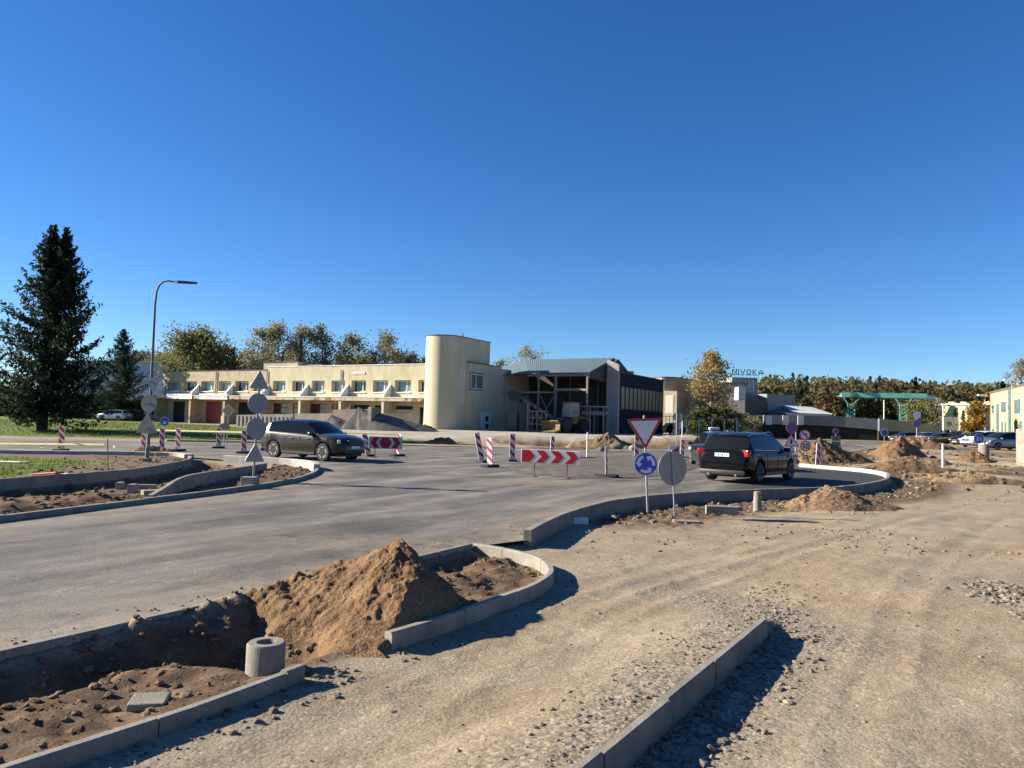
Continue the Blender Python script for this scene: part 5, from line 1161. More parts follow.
for zc, hw, hh in ((1.40, .30, .17), (1.05, .30, .16), (.66, .36, .20), (.25, .36, .19)):
    p = poly_plate(o, 'plate', [(-hw, -hh), (hw, -hh), (hw, hh), (-hw, hh)], Matrix.Translation((0, -.004, zc)), 0, .012, GGP)
    for dz in (-.08, .0, .08):
        rr = random.Random(int(zc*100+dz*50)); poly_plate(p, 'text_line', [(-hw*.75, dz-.018), (hw*rr.uniform(.4, .8), dz-.018), (hw*rr.uniform(.4, .8), dz+.018), (-hw*.75, dz+.018)], Matrix.Translation((0, -.004, zc)), -.004, -.0005, mat('plate_text', (.10, .11, .10), .7))
o = small_sign('blue round sign showing a pedestrian and a child on a low pole at the right', 979, 460, 58, 1.62, 0, r=.04); Xt = Matrix.Translation((0, -.004, 1.35)); p = disc_sign(o, Xt, .40, SBLU, ir=.93)
for sx, sc in ((-.10, 1), (.13, .75)):
    q = MB(); q.X = Xt; q.prism(circ(.05*sc, 12, (sx, .17*sc)), -.009, -.0065, 'y'); q.prism([(sx-.05*sc, -.02*sc), (sx+.05*sc, -.02*sc), (sx+.06*sc, .11*sc), (sx-.06*sc, .11*sc)], -.009, -.0065, 'y'); q.prism([(sx-.05*sc, -.02*sc), (sx+.01*sc, -.02*sc), (sx-.03*sc, -.22*sc), (sx-.09*sc, -.22*sc)], -.0095, -.0066, 'y'); q.prism([(sx-.01*sc, -.02*sc), (sx+.05*sc, -.02*sc), (sx+.10*sc, -.22*sc), (sx+.04*sc, -.22*sc)], -.0085, -.0064, 'y'); q.build('figure', SWHT, p)
o = small_sign('distant blue round sign just behind the steep conical mound', 884.5, 441, 70, 1.6, 0, r=.03); disc_sign(o, Matrix.Translation((0, -.004, 1.35)), .36, SBLU)
o = small_sign('distant pole with a white disc over a red disc before the parked cars', 917, 444, 80, 3.5, 0, r=.05, z=None); disc_sign(o, Matrix.Translation((0, -.004, 3.3)), .42, SWHT, rim=SWHT); disc_sign(o, Matrix.Translation((0, -.004, 2.4)), .42, VIO, rim=SPNK)
p_ = P(951, 436, 108); o = thing('sign_board', 'square white sign board on a post beside the parked cars', 'sign board', (p_.x, p_.y, Tz(p_.x, p_.y))); q = MB(); q.bbox(-1.1, 1.1, -.04, .04, 1.9, 3.8, .02); b_ = q.build('board', WHT, o); poly_plate(b_, 'dark_mark', [(-.6, 2.5), (.1, 2.5), (.1, 3.1), (-.6, 3.1)], Matrix(), -.05, -.042, SBACK); q = MB(); q.tube([(0, .1, -.2), (0, .1, 2)], .08, 8); q.build('post', GALV, o)
x, y = G(1030, 467, .1); o = thing('barrier_panel', 'white slanted concrete barrier cut off by the right edge', 'barrier', (x, y, Tz(x, y)), R(72)); q = MB(); q.prism([(-.4, -.1), (2.2, -.1), (2.2, 2.3), (-1.2, 2.3), (-1.1, 2.05)], -.1, .1, 'y'); q.build('panel', CONC2, o); q = MB(); q.box(0, 1.6, -.3, .3, -.1, .12); q.build('foot', CONC, o)
# -- loose blocks
def block(label, px, py, sx, sy, sz, rz=0, z=0, mt=CONC2, tx=0, name='kerb_block', cat='concrete block'):
    x, y = G(px, py, z); zz = max(Tz(x, y), z-.3); q = MB(); k_ = .68 if 'left soil pit' in label or 'two pale blocks' in label else 1; sx *= k_; sz *= k_; q.bbox(-sx/2, sx/2, -sy/2, sy/2, -.02, sz, .012)
    o = q.build(name, mt, None, loc=(x, y, zz-.01)); o.rotation_euler = (R(tx), 0, R(rz)); return tag(o, label, cat)
block('flat broken concrete slab lying on the soil behind the lower left kerb', 149, 708, .24, .20, .07, 12, 0, CONC, 3)
block('white rounded lump of concrete by the start of the curving kerb', 579, 524, .34, .2, .13, 8, 0, WHT)
block('short kerb stone lying in rubble right of the round sign back', 722, 513, .75, .2, .2, -8, 0, CONC2)
block('grey slab at the foot of the round sign back', 686, 521, .55, .3, .07, -4, 0, CONC)
block('first small pale block in the left soil pit', 120, 489, .22, .3, .3, 10, -.1, CONC2)
block('second small pale block in the left soil pit, right of the first', 132.5, 492, .26, .3, .32, 5, -.1, CONC2)
block('long thin kerb stone lying behind the two pale blocks', 144, 488, .95, .16, .2, 6, -.1, CONC2)
block('tilted pale slab near the pointed tip of the island', 155, 496, .6, .3, .14, 40, -.1, CONC2)
block('small white stone slab in the left soil pit', 62, 486, .35, .25, .08, 10, -.1, WHT)
block('flat white board lying on the left grass patch', 12, 461, .9, .5, .05, 5, .25, WHT)
x, y = G(46, 487, -.1); q = MB(); q.bbox(-.5, .5, -.13, .13, .0, .05, .01); o = q.build('fallen_beacon', SRED, None, loc=(x, y, Tz(x, y)+.05)); o.rotation_euler = (0, R(-6), R(-20)); tag(o, 'red beacon board fallen flat in the left soil pit', 'beacon'); 
#MARK_FAR
# ================================================================ in front of the long building: bulk material bays
CW1 = mat('cast_wall_grey', (.20, .185, .16), .92, col2=(.29, .27, .235), scale=.9, detail=7, fine=.14, stretch=(2.5, 2.5, .5), bump=.25, bscale=10)
CW2 = mat('rough_rendered_wall', (.17, .14, .105), .94, col2=(.27, .225, .17), scale=.9, detail=8, fine=.2, bump=.4, bscale=8)
def slab(label, pxa, pxb, pyt, Ya, Yb, th=.25, mt=CW1, pyt2=None, ribs=0):
    a = P(pxa, pyt, Ya); b = P(pxb, pyt2 or pyt, Yb); L = (b.xy-a.xy).length; zg = min(Tz(a.x, a.y), Tz(b.x, b.y))
    q = MB(); q.prism([(0, -.3), (L, -.3), (L, b.z-zg), (0, a.z-zg)], -th/2, th/2, 'y')
    for k in range(ribs): xx = (k+.5)*L/ribs; q.box(xx-.05, xx+.05, -th/2-.06, -th/2+.01, -.2, min(a.z, b.z)-zg-.06)
    o = q.build('retaining_wall', mt, None, loc=(a.x, a.y, zg)); o.rotation_euler = (0, 0, math.atan2(b.y-a.y, b.x-a.x)); return tag(o, label, 'retaining wall')
slab('pale ribbed concrete bay wall left of the brown car roof', 237.5, 294, 415, 76, 73, mt=CW1, pyt2=414, ribs=14)
slab('shaded bay wall with stone on top behind the brown car roof', 294.5, 333, 413.5, 75, 72.5, mt=CW2)
slab('bay wall with dark heap in front between car and the tall pier', 333.5, 371, 409.5, 72, 70, mt=CW2, pyt2=409)
slab('rightmost rough bay wall beside the yellow tower', 374, 420, 413, 71, 69.5, mt=CW2, pyt2=414)
p = P(372.5, 430, 68.5); q = MB(); q.bbox(-.22, .22, -.5, .9, -.3, 2.1, .02); o = q.build('bay_pier', CW2, None, loc=(p.x, p.y, Tz(p.x, p.y))); o.rotation_euler = (0, 0, R(-30)); tag(o, 'tall dividing pier between the two rough bay walls', 'pier')
def heap_at(label, px, Y, rx, ry, h, mt, seed, **k): p = P(px, 430, Y); return heap('gravel_heap', label, 'gravel heap', p.x, p.y, rx, ry, h, mt, seed, **k)
heap_at('big dark grey gravel heap sloping right in front of the rough bay wall', 392, 68.6, 4.6, 1.3, 2.05, GREYH, 41, apex=(-3.3, .5), rough=.05, sharp=1.0)
heap_at('dark gravel heap in the bay behind the brown car bonnet', 343, 70.0, 3.0, 1.3, 1.3, GREYH, 42, apex=(-1.2, .3), rough=.05)
heap_at('low pale stone heap rising above the bay wall', 350, 74.5, 2.0, 1.2, 2.3, GRV, 43, rough=.12)
heap_at('small grey rubble heap at the foot of the tower', 424, 72.0, 1.3, .8, .5, GRV, 44, rough=.4)
# spoil boulders behind the yield sign
for k, (px, py, r_) in enumerate([(617, 448, .45), (627, 447, .3), (633, 449, .35), (602, 449, .3)]):
    x, y = G(px, py, .35); y = min(y, 62); p = P(px, py, y)
    bm = bmesh.new(); bmesh.ops.create_icosphere(bm, subdivisions=3, radius=r_)
    for v in bm.verts: n_ = .25*math.sin(v.co.x*9+k)+.2*math.sin(v.co.y*11+k*2)+.2*math.sin(v.co.z*8); v.co *= 1+.35*n_; v.co.z *= .75
    me = bpy.data.meshes.new('boulder'); bm.to_mesh(me); bm.free(); me.materials.append(CONC2 if k == 2 else GRV); o = bpy.data.objects.new('boulder', me); COL.objects.link(o)
    o.location = (p.x, p.y, Tz(p.x, p.y)+r_*.45); tag(o, ['largest pale boulder in the spoil left of the yield sign', 'middle boulder of the spoil near the yield sign', 'whitish lump in the spoil closest to the yield sign', 'small boulder at the left end of the spoil'][k], 'boulder')

# ================================================================ machines in the hall
MGRY = mat('machine_grey', (.16, .155, .15), .7, col2=(.24, .23, .21), scale=2, fine=.15, bscale=8)
MDRK = mat('machine_dark', (.07, .07, .068), .75, var=.3, scale=2)
MYEL = mat('machine_yellow', (.13, .085, .03), .75, col2=(.24, .16, .055), scale=2.5, fine=.15, bscale=8)
p = P(532, 433, 75.5); o = thing('conveyor', 'grey belt conveyor with hopper sloping down to the right in the open hall', 'conveyor', (p.x, p.y, Tz(p.x, p.y)), R(-12))
q = MB(); q.tube([(-1.9, -.0, 3.9), (3.1, 0, .9)], .05, 4)
q.v = []; q.f = []; q.mi = []
ang = math.atan2(-3.0, 5.0); Xc = Matrix.Translation((-1.9, 0, 3.9)) @ Matrix.Rotation(-ang, 4, 'Y')
q.X = Xc; q.box(0, 5.7, -.5, -.42, -.15, .15); q.box(0, 5.7, .42, .5, -.15, .15); q.build('side_rail', MDRK, o)
q = MB(); q.X = Xc; q.box(-.1, 5.75, -.41, .41, -.06, .05); q.build('belt', BLK, o)
q = MB(); q.X = Xc; [q.tube([(t, -.52, -.12), (t, .52, -.12)], .06, 8) for t in np.arange(.3, 5.6, .6)]; q.build('rollers', MGRY, o)
q = MB(); q.prism([(-2.3, 3.2), (-1.3, 3.0), (-.9, 3.9), (-2.3, 4.2), (-2.5, 3.8)], -.6, .6, 'y'); q.build('hopper', BLK, o)
for xx in (-.4, 1.5):
    q = MB()
    for yy in (-.5, .5): q.box(xx-.06, xx+.06, yy-.06, yy+.06, 0, 3.0 if xx < 0 else 1.9)
    q.tube([(xx, -.5, .3), (xx, .5, 1.6)], .04, 5); q.build('support', STEEL, o)
q = MB()
for zz in (.1, .75, 1.4, 2.05):
    q.box(-.4, 1.5, -.56, -.5, zz, zz+.08)
for xx in (.1, .55, 1.0): q.box(xx-.03, xx+.03, -.57, -.51, .1, 2.1)
q.tube([(-.4, -.53, .1), (.5, -.53, 2.0)], .03, 5); q.tube([(1.5, -.53, .1), (.6, -.53, 2.0)], .03, 5)
q.build('lattice_cage', STEEL, o)
q = MB(); q.bbox(-2.6, -1.5, -.6, .6, 0, 2.0, .03); q.build('cabinet', mat('cabinet_dark', (.05, .06, .07), .6), o)
# wheel loader
p = P(566, 435, 75.5); o = thing('wheel_loader', 'dusty yellow wheel loader with glazed cab facing left inside the hall', 'wheel loader', (p.x, p.y, Tz(p.x, p.y)), R(226))
q = MB(); q.prism([(-2.6, .9), (-.4, .9), (-.2, 1.5), (-.4, 1.75), (-2.3, 1.7), (-2.65, 1.4)], -.62, .62, 'y'); q.build('rear_body', MYEL, o)
q = MB(); q.prism([(-.3, .7), (1.5, .6), (1.7, 1.0), (1.0, 1.5), (-.2, 1.4)], -.42, .42, 'y'); q.build('front_frame', MYEL, o)
q = MB(); q.prism([(-1.45, 1.72), (.1, 1.6), (.05, 2.3), (-.15, 3.05), (-1.35, 3.05)], -.55, .55, 'y'); cb = q.build('cab', mat('cab_frame', (.30, .28, .22), .6), o)
q = MB(); q.prism([(-1.3, 1.95), (-.05, 1.95), (-.22, 2.92), (-1.25, 2.92)], -.56, .56, 'y'); q.build('cab_glass', mat('dusty_glass', (.16, .17, .16), .3), cb)
q = MB(); q.bbox(-1.55, .05, -.66, .66, 3.05, 3.17, .04); q.build('cab_roof', MYEL, cb)
q = MB()
for sg in (-.4, .4): q.prism([(.6, 1.3), (.9, 1.45), (2.3, .75), (2.5, .35), (2.2, .4)], sg-.08, sg+.08, 'y')
q.build('lift_arm', MYEL, o)
q = MB(); q.prism([(2.2, .1), (3.1, .05), (3.15, .12), (2.4, .3), (2.35, .85), (2.75, 1.15), (2.7, 1.22), (2.2, .95)], -1.15, 1.15, 'y'); q.build('bucket', MYEL, o)
for ax_ in (-1.75, 1.05):
    for sg in (-1, 1):
        q = MB(); q.lathe([(.35, -.25), (.66, -.25), (.74, -.14), (.74, .14), (.66, .25), (.35, .25)], 22, 'y', (ax_, sg*.88, .74)); t_ = q.build('wheel', RUB, o, smooth=40)
        q = MB(); q.lathe([(.35, -.18), (.34, .18), (.1, .22)], 16, 'y', (ax_, sg*.88, .74)); q.build('hub', MYEL, t_)
q = MB(); q.tube([(-2.0, .3, 1.7), (-2.0, .3, 2.4)], .06, 8); q.build('exhaust_stack', BLK, o)
p = P(576, 434, 77); o = thing('steel_work_frame', 'grey steel frame and bench crowded behind the loader in the hall', 'steel frame', (p.x, p.y, Tz(p.x, p.y)), R(-28))
q = MB()
for xx in (0, 1.5, 3.0):
    for yy in (0, 1.2): q.box(xx-.06, xx+.06, yy-.06, yy+.06, 0, 2.7)
q.box(-.1, 3.1, -.08, 1.3, 2.7, 2.82); q.build('frame', STEEL, o)
q = MB(); q.bbox(-1.6, 3.2, .1, 1.2, 1.9, 2.3, .05); q.build('duct', MGRY, o); q = MB(); q.bbox(.2, 1.2, .0, 1.1, 0, 1.5, .04); q.build('machine_box', MGRY, o)
p = P(512, 433, 79); o = thing('steel_cabinet', 'grey steel cabinet standing against the yellow inner wall', 'cabinet', (p.x, p.y, Tz(p.x, p.y)), R(-30)); q = MB(); q.bbox(-.7, .7, -.3, .3, 0, 1.9, .03); q.build('body', MDRK, o); q = MB(); q.box(-.02, .02, -.315, -.303, .1, 1.8); q.build('door_gap', BLK, o)

# ================================================================ far buildings
def pbox(nm, parent, pxl, pxr, pyt, Yl, Yr, depth, mt, pyt2=None, zb=None, X=None):
    """rectangular block whose front runs between two sighted corners"""
    a = P(pxl, pyt, Yl); b = P(pxr, pyt2 or pyt, Yr); d = (b.xy-a.xy); L = d.length; d.normalize(); n = Vector((-d.y, d.x)); 
    if n.y < 0: n = -n
    zt = (a.z+b.z)/2; z0 = (min(Tz(a.x, a.y), Tz(b.x, b.y))-1) if zb is None else zb
    q = MB(); q.X = Matrix(((d.x, n.x, 0, a.x), (d.y, n.y, 0, a.y), (0, 0, 1, 0), (0, 0, 0, 1))); q.box(0, L, 0, depth, z0, zt); q.build(nm, mt, parent)
    return q.X, L, zt
def wn(parent, X, L, u0, u1, z0, z1, mt=GLASS, off=.04, nm='window', fr=None):
    q = MB(); q.X = X; q.box(u0, u1, -off, .05, z0, z1); f = q.build(nm, fr or FRAME, parent); q = MB(); q.X = X; q.box(u0+.08, u1-.08, -off-.02, -off-.003, z0+.08, z1-.08); q.build('pane', mt, f)
# pale block on the left
PALB = mat('pale_blue_white_wall', (.50, .52, .55), .85, var=.06, scale=.5)
o = thing('apartment_block', 'pale white two storey block half hidden behind the second spruce', 'building')
X, L, zt = pbox('wall', o, 40, 163, 361.5, 128, 124, 12, PALB)
q = MB(); q.X = X; q.box(-.2, L+.2, -.2, 12.2, zt, zt+.15); q.build('roof_edge', PALB, o)
for u in (L-4.6, L-9.6, L-14.6):
    for z_ in (zt-4.0, zt-7.0): wn(o, X, L, u, u+1.9, z_, z_+1.2, GLASSG)
# curved beige block right of the hall
BRK = mat('beige_block_wall', (.30, .25, .16), .92, col2=(.40, .34, .23), scale=.8, detail=6, fine=.14, bscale=5, stretch=(.4, .4, 3))
o = thing('curved_block', 'beige windowless block with a rounded corner right of the glazed hall', 'building')
a = P(652, 377.5, 104); b = P(694, 378.5, 102); c_ = Vector((b.x, b.y)); q = MB(); dir_ = Vector((-.95, .30)).normalized()
r_ = 2.6; ctr = Vector((b.x-r_*.2-.4, b.y+r_)); pts = [(a.x, a.y+1.2)]
for t in np.linspace(-110, -10, 16): pts.append((ctr.x-2.6+r_*math.cos(R(t)), ctr.y+r_*math.sin(R(t))))
pts += [(b.x+.4, b.y+3.2), (b.x+.4, b.y+3.2), (b.x+7, b.y+16), (a.x+4, a.y+18)]
pts2 = [pts[0]]; 
for p_ in pts[1:]:
    if (Vector(p_)-Vector(pts2[-1])).length > .01: pts2.append(p_)
q.prism(pts2, 0, b.z); q.build('wall', BRK, o, smooth=30)
q = MB(); q.prism([(x_*1.0, y_) for x_, y_ in pts2], b.z+.003, b.z+.15); q.build('roof_edge', TARP, o)
X, L, zt = pbox('lower_wing', o, 664, 677, 391, 100, 99, 6, BRK)
wn(o, X, L, .3, 1.4, zt-3.0, zt-.6, mat('cream_panel', (.55, .50, .38), .8))  # pane in a plain pale cream colour
q = MB(); q.X = X
for k in range(4): q.box(L*.2+k*.5, L*.2+.08+k*.5, -1.5, -1.42, .3, 3.4)
q.box(L*.2, L*.2+1.7, -1.5, -1.42, 3.3, 3.4); q.build('gate_frame', TARP, o)
# factory with roof lettering
GRB = mat('grey_factory_wall', (.22, .22, .20), .9, col2=(.30, .30, .275), scale=.5, detail=6, fine=.1, bscale=4)
o = thing('grey_factory', 'grey stepped factory building behind the golden birch with dark roof letters', 'building')
X, L, zt = pbox('lower_wall', o, 694, 746, 384, 140, 138, 14, GRB); 
q = MB(); q.X = X; q.box(-.2, L+.2, -.25, .02, zt-.1, zt+.35); q.build('roof_edge', TARP, o)
X2, L2, zt2 = pbox('upper_wall', o, 732, 757.5, 377.5, 150, 150, 12, GRB)
X3, L3, zt3 = pbox('bright_panel', o, 738.5, 745.5, 387, 136, 136, 3, mat('pale_panel', (.55, .53, .48), .85)); wn(o, X3, L3, .25, 1.0, zt3-4.5, zt3-3.2, GLASSG)
X4, L4, zt4 = pbox('stair_block', o, 758, 767, 394, 146, 144, 8, GRB); X5, L5, zt5 = pbox('dark_annex', o, 745, 768, 401, 132, 138, 8, mat('dark_annex_wall', (.05, .05, .05), .8)); X6, L6, zt6 = pbox('low_wing', o, 728, 768, 415, 126, 128, 6, BEIGEW)
for k in range(6): wn(o, X6, L6, 1+k*1.1, 1.7+k*1.1, zt6-2.2, zt6-1.0)
for k in range(3): wn(o, X2, L2, 2.6+k*.7, 3.0+k*.7, zt2-3, zt2-.6, GLASSG)
# roof letters as read from the picture: the first hidden behind the birch, then I V O K A shapes
LTM = mat('roof_letter_dark', (.02, .07, .08), .5)
gl = {'M': ['10001', '11011', '10101', '10001', '10001'], 'I': ['111', '010', '010', '010', '111'], 'V': ['10001', '10001', '01010', '01010', '00100'], 'O': ['01110', '10001', '10001', '10001', '01110'], 'K': ['10010', '10100', '11000', '10100', '10010'], 'A': ['00100', '01010', '10001', '11111', '10001'], 'N': ['10001', '11001', '10101', '10011', '10001']}
gl['I'] = ['1', '1', '1', '1', '1']
p0 = P(732, 375, 149); ux_ = 0
fr_ = MB(); fr_.box(0, 5.6, 0, .08, -.1, .02)
for k in range(8): fr_.box(k*.8, k*.8+.06, .0, .06, -1.9, 0)
fr = fr_.build('letter_frame', TARP, o, loc=(p0.x-.3, p0.y, p0.z+.15))
for ch in 'NIVOKA':
    q = MB(); rows = gl[ch]; cs = .21
    for r__, row in enumerate(rows):
        for c__, v_ in enumerate(row):
            if v_ == '1': q.box(c__*cs*.9, c__*cs*.9+cs*.9, 0, .1, (4-r__)*cs, (4-r__)*cs+cs)
    l_ = q.build('roof_letter', LTM, o, loc=(p0.x+ux_, p0.y-.05, p0.z+.20)); ux_ += len(rows[0])*cs*.9+.28
# low warehouse with pale roof
o = thing('low_warehouse', 'low dark warehouse with a pale sloping metal roof behind the long wall', 'warehouse')
a = P(768, 412, 136); b = P(829, 414, 132); c1 = P(785, 405.3, 142); c2 = P(812, 407, 140)
q = MB(); zf_ = 1.0; q.add([(a.x, a.y, zf_), (b.x, b.y, zf_), (b.x, b.y, b.z), (a.x, a.y, a.z), (c1.x, c1.y, zf_), (c2.x+4, c2.y+4, zf_), (c2.x+4, c2.y+4, b.z), (c1.x, c1.y, a.z)], [(0, 1, 2, 3), (1, 5, 6, 2), (4, 5, 6, 7), (0, 4, 7, 3)]); q.build('wall', mat('warehouse_wall', (.07, .08, .10), .8), o)
q = MB(); th = .12
rfp = [(b.x+.5, b.y-.3, b.z+.05), (a.x+4.2, a.y-.3, a.z+.15), (c1.x-.3, c1.y, c1.z), (c2.x, c2.y, c2.z)]
q.add(rfp+[(x_, y_, z_-th) for x_, y_, z_ in rfp], [(0, 1, 2, 3), (4, 5, 6, 7), (0, 1, 5, 4), (1, 2, 6, 5), (2, 3, 7, 6), (3, 0, 4, 7)]); q.build('roof', mat('pale_metal_roof', (.42, .43, .42), .5, var=.08), o)
q = MB(); q.add([(a.x, a.y, a.z+.003), (a.x+4.2, a.y-.25, a.z+.1), (c1.x-.4, c1.y-.1, c1.z-.1)], [(0, 1, 2)]); q.build('gable', mat('warehouse_wall', (.07, .08, .10), .8), o)
# long wall: pale upper panels over a dark base
WUP = mat('bluish_panel', (.13, .135, .15), .8, col2=(.175, .18, .20), scale=.6, fine=.08, bscale=4, stretch=(1, 1, .3)); WLO = mat('dark_base_wall', (.022, .02, .02), .95, var=.3, scale=.8)
def wallrun(label, pts, wh=None):
    """pts: (px, py_top, py_mid, Y)"""
    o = thing('yard_wall', label, 'wall')
    for k in range(len(pts)-1):
        (xa, ta, ma, Ya), (xb, tb, mb_, Yb) = pts[k], pts[k+1]
        A0, A1, B0, B1 = P(xa, ta, Ya), P(xa, ma, Ya), P(xb, tb, Yb), P(xb, mb_, Yb)
        for nm, lo0, lo1, hi0, hi1, mt, dd in (('upper_panel', A1.z, B1.z, A0.z, B0.z, WUP, 0), ('base', -.5, -.5, A1.z-.003, B1.z-.003, WLO, .15)):
            q = MB(); q.add([(A0.x, A0.y+dd, lo0), (B0.x, B0.y+dd, lo1), (B0.x, B0.y+dd, hi1), (A0.x, A0.y+dd, hi0), (A0.x, A0.y+dd+.5, lo0), (B0.x, B0.y+dd+.5, lo1), (B0.x, B0.y+dd+.5, hi1), (A0.x, A0.y+dd+.5, hi0)], [(0, 1, 2, 3), (4, 5, 6, 7), (3, 2, 6, 7), (0, 1, 5, 4), (0, 3, 7, 4), (1, 2, 6, 5)]); q.build(nm, mt, o)
    return o
o = wallrun('long wall of bluish panels over a dark base running behind the building site', [(764, 415, 424, 118), (800, 415.5, 424.5, 117), (845, 416.5, 427, 116), (879, 419.5, 430, 115)])
for px_ in (784.5, 799.5, 768): a = P(px_, 416, 117.2); q = MB(); q.box(-.45, .45, -.12, 0, -1.4, 0.1); q.build('white_post', WHT, o, loc=(a.x, a.y-.4, a.z))
wallrun('second stretch of the long bluish wall, continuing to the white sign board', [(879.4, 418.5, 431, 113), (915, 422.5, 432, 118), (945, 427, 434, 126)])
# gantry crane
CG = mat('crane_green', (.14, .46, .34), .6, col2=(.22, .58, .46), scale=1.5)
o = thing('gantry_crane', 'green gantry crane with a long box girder on two lattice legs', 'gantry crane')
a = P(841, 392.4, 150); b = P(926, 391.6, 146); d = (b-a); L = d.length; d.normalize()
hgt = 26*148/740/5.0
def cb(x0, y0, z0, x1, y1, z1): pass
Xg = Matrix.Translation(a) @ Matrix.Rotation(math.atan2(d.y, d.x), 4, 'Z')
q = MB(); q.X = Xg; q.box(0, L, -.5, .5, -.95, .0); q.build('girder', CG, o)
q = MB(); q.X = Xg; q.box(-.8, L+.1, -.6, .6, -1.12, -.96); q.build('rail_beam', TARP, o)
q = MB(); q.X = Xg; q.prism([(L, -.05), (L+1.9, -.85), (L+1.9, -1.0), (L, -1.1)], -.3, .3, 'y'); q.build('girder_tip', WHT, o)
q = MB(); q.X = Xg; q.prism([(-1.1, -.9), (0, -.4), (0, -.9)], -.2, .2, 'y'); q.build('girder_tip', WHT, o)
for px_ in (851, 903):
    t = (px_-841)/85*L; q = MB(); q.X = Xg; zt_ = -1.1; zb_2 = -6.6
    for sx in (-.95, .95):
        for sy in (-.7, .7): q.tube([(t+sx*1.5, sy, zt_), (t+sx*.7, sy, zt_-1.2), (t+sx*.6, sy, zb_2)], .08, 5)
    for k in range(6):
        z1 = zt_-1.0-k*.75
        for sy in (-.7, .7): q.tube([(t-.62, sy, z1), (t+.62, sy, z1-.75)], .07, 4); q.tube([(t+.62, sy, z1), (t-.62, sy, z1-.75)], .07, 4)
    q.build('lattice_leg', CG, o)
# poles
def lampost(label, px, pyt, pyb, Y, r=.09, head=False, mt=GALV):
    a = P(px, pyt, Y); zg = Tz(a.x, a.y); o = thing('street_lamp' if head else 'pole', label, 'street lamp' if head else 'pole', (a.x, a.y, zg)); q = MB(); q.tube([(0, 0, -.3), (0, 0, a.z-zg)], [r*1.2, r*.8], 8); q.build('shaft', mt, o)
    if head: q = MB(); q.bbox(-1.1, .3, -.16, .16, a.z-zg-.02, a.z-zg+.2, .05); q.build('lamp_head', WHT, o)
    return o
lampost('pale pole standing under the middle of the green crane', 884, 400, 425, 128, .10, mt=WHT)
lampost('pale pole in front of the far yellow block', 943, 404, 430, 122, .12, mt=WHT)
lampost('street lamp with white head above the orange maple', 985, 396, 440, 108, .07, True)
lampost('taller street lamp with white head above the yellow building', 1012, 381, 440, 96, .07, True)
# yellow buildings on the right
YLW = mat('yellow_wall', (.56, .50, .21), .85, var=.05, scale=.5); YLW2 = mat('yellow_wall_far', (.60, .57, .30), .85, var=.05, scale=.5)
o = thing('far_yellow_block', 'distant pale yellow flat roofed block among small spruces at the forest foot', 'building')
X, L, zt = pbox('wall', o, 942, 974, 404.5, 147, 142.5, 8, YLW2, pyt2=405); X_, L_, z_ = pbox('dark_end', o, 974.3, 983, 405.5, 142.5, 143.5, 7, mat('dark_annex_wall', (.05, .05, .05), .8))
for k in range(4): q = MB(); q.X = X; q.box(1+k*2.1, 2+k*2.1, .5, 2, zt, zt+.6); q.build('roof_vent', YLW2, o)
q = MB(); q.X = X; q.box(-1.2, L+2, -.3, -.05, zt-.1, zt+.2); q.build('roof_edge', WHT, o)
o = thing('yellow_office_building', 'bright yellow two storey building with dark windows at the right edge', 'building')
a = P(990.5, 395.5, 120); bY = 88; b = P(1048, 377.5, bY); d = (b.xy-a.xy); L = d.length; d.normalize(); n = Vector((d.y, -d.x)); 
if n.x < 0: n = -n
XY = Matrix(((d.x, n.x, 0, a.x), (d.y, n.y, 0, a.y), (0, 0, 1, 0), (0, 0, 0, 1))); zt = (a.z+b.z)/2
q = MB(); q.X = XY; q.box(0, L+12, 0, 14, -.5, zt); q.build('wall', YLW, o)
q = MB(); q.X = XY; q.box(-.15, L+12, -.12, 14.1, zt+.003, zt+.3); q.build('roof_edge', mat('roof_edge_dark', (.12, .10, .08), .8), o)
q = MB(); q.X = XY; q.box(-.1, .12, -.12, -.004, 0, zt); q.build('corner_pipe', mat('brown_pipe', (.14, .06, .04), .7), o)
for (u0, u1, z0, z1) in [(1.0, 3.2, 5.4, 7.0), (4.6, 7.0, 1.6, 7.0), (8.2, 12.0, 5.4, 7.2), (13.2, 15.4, 1.6, 8.9), (17.0, 21, 5.0, 7.2), (1.0, 3.2, 1.2, 3.2), (8.2, 9.8, 1.2, 4.2), (10.6, 12.2, 1.2, 4.2), (17.0, 19.3, 1.2, 4.2), (20, 22, 1.2, 4.2), (24, 28, 5.0, 7.2), (23.5, 26, 1.2, 4.2)]:
    wn(o, XY, L, u0, u1, z0, z1, GLASSG)
# fence rails and small things in the yard distance
p = P(712, 431, 88); o = thing('railing', 'thin pale railing in front of the dark shrubs by the beige block', 'railing', (p.x, p.y, Tz(p.x, p.y)))
q = MB(); q.box(-3.2, 3.2, -.03, .03, 2.0, 2.1); q.build('rail', STEEL, o)
for k in range(5): q = MB(); q.box(-3.1+k*1.5, -3.0+k*1.5, -.05, .05, -.2, 2.0); q.build('post', WHT, o)
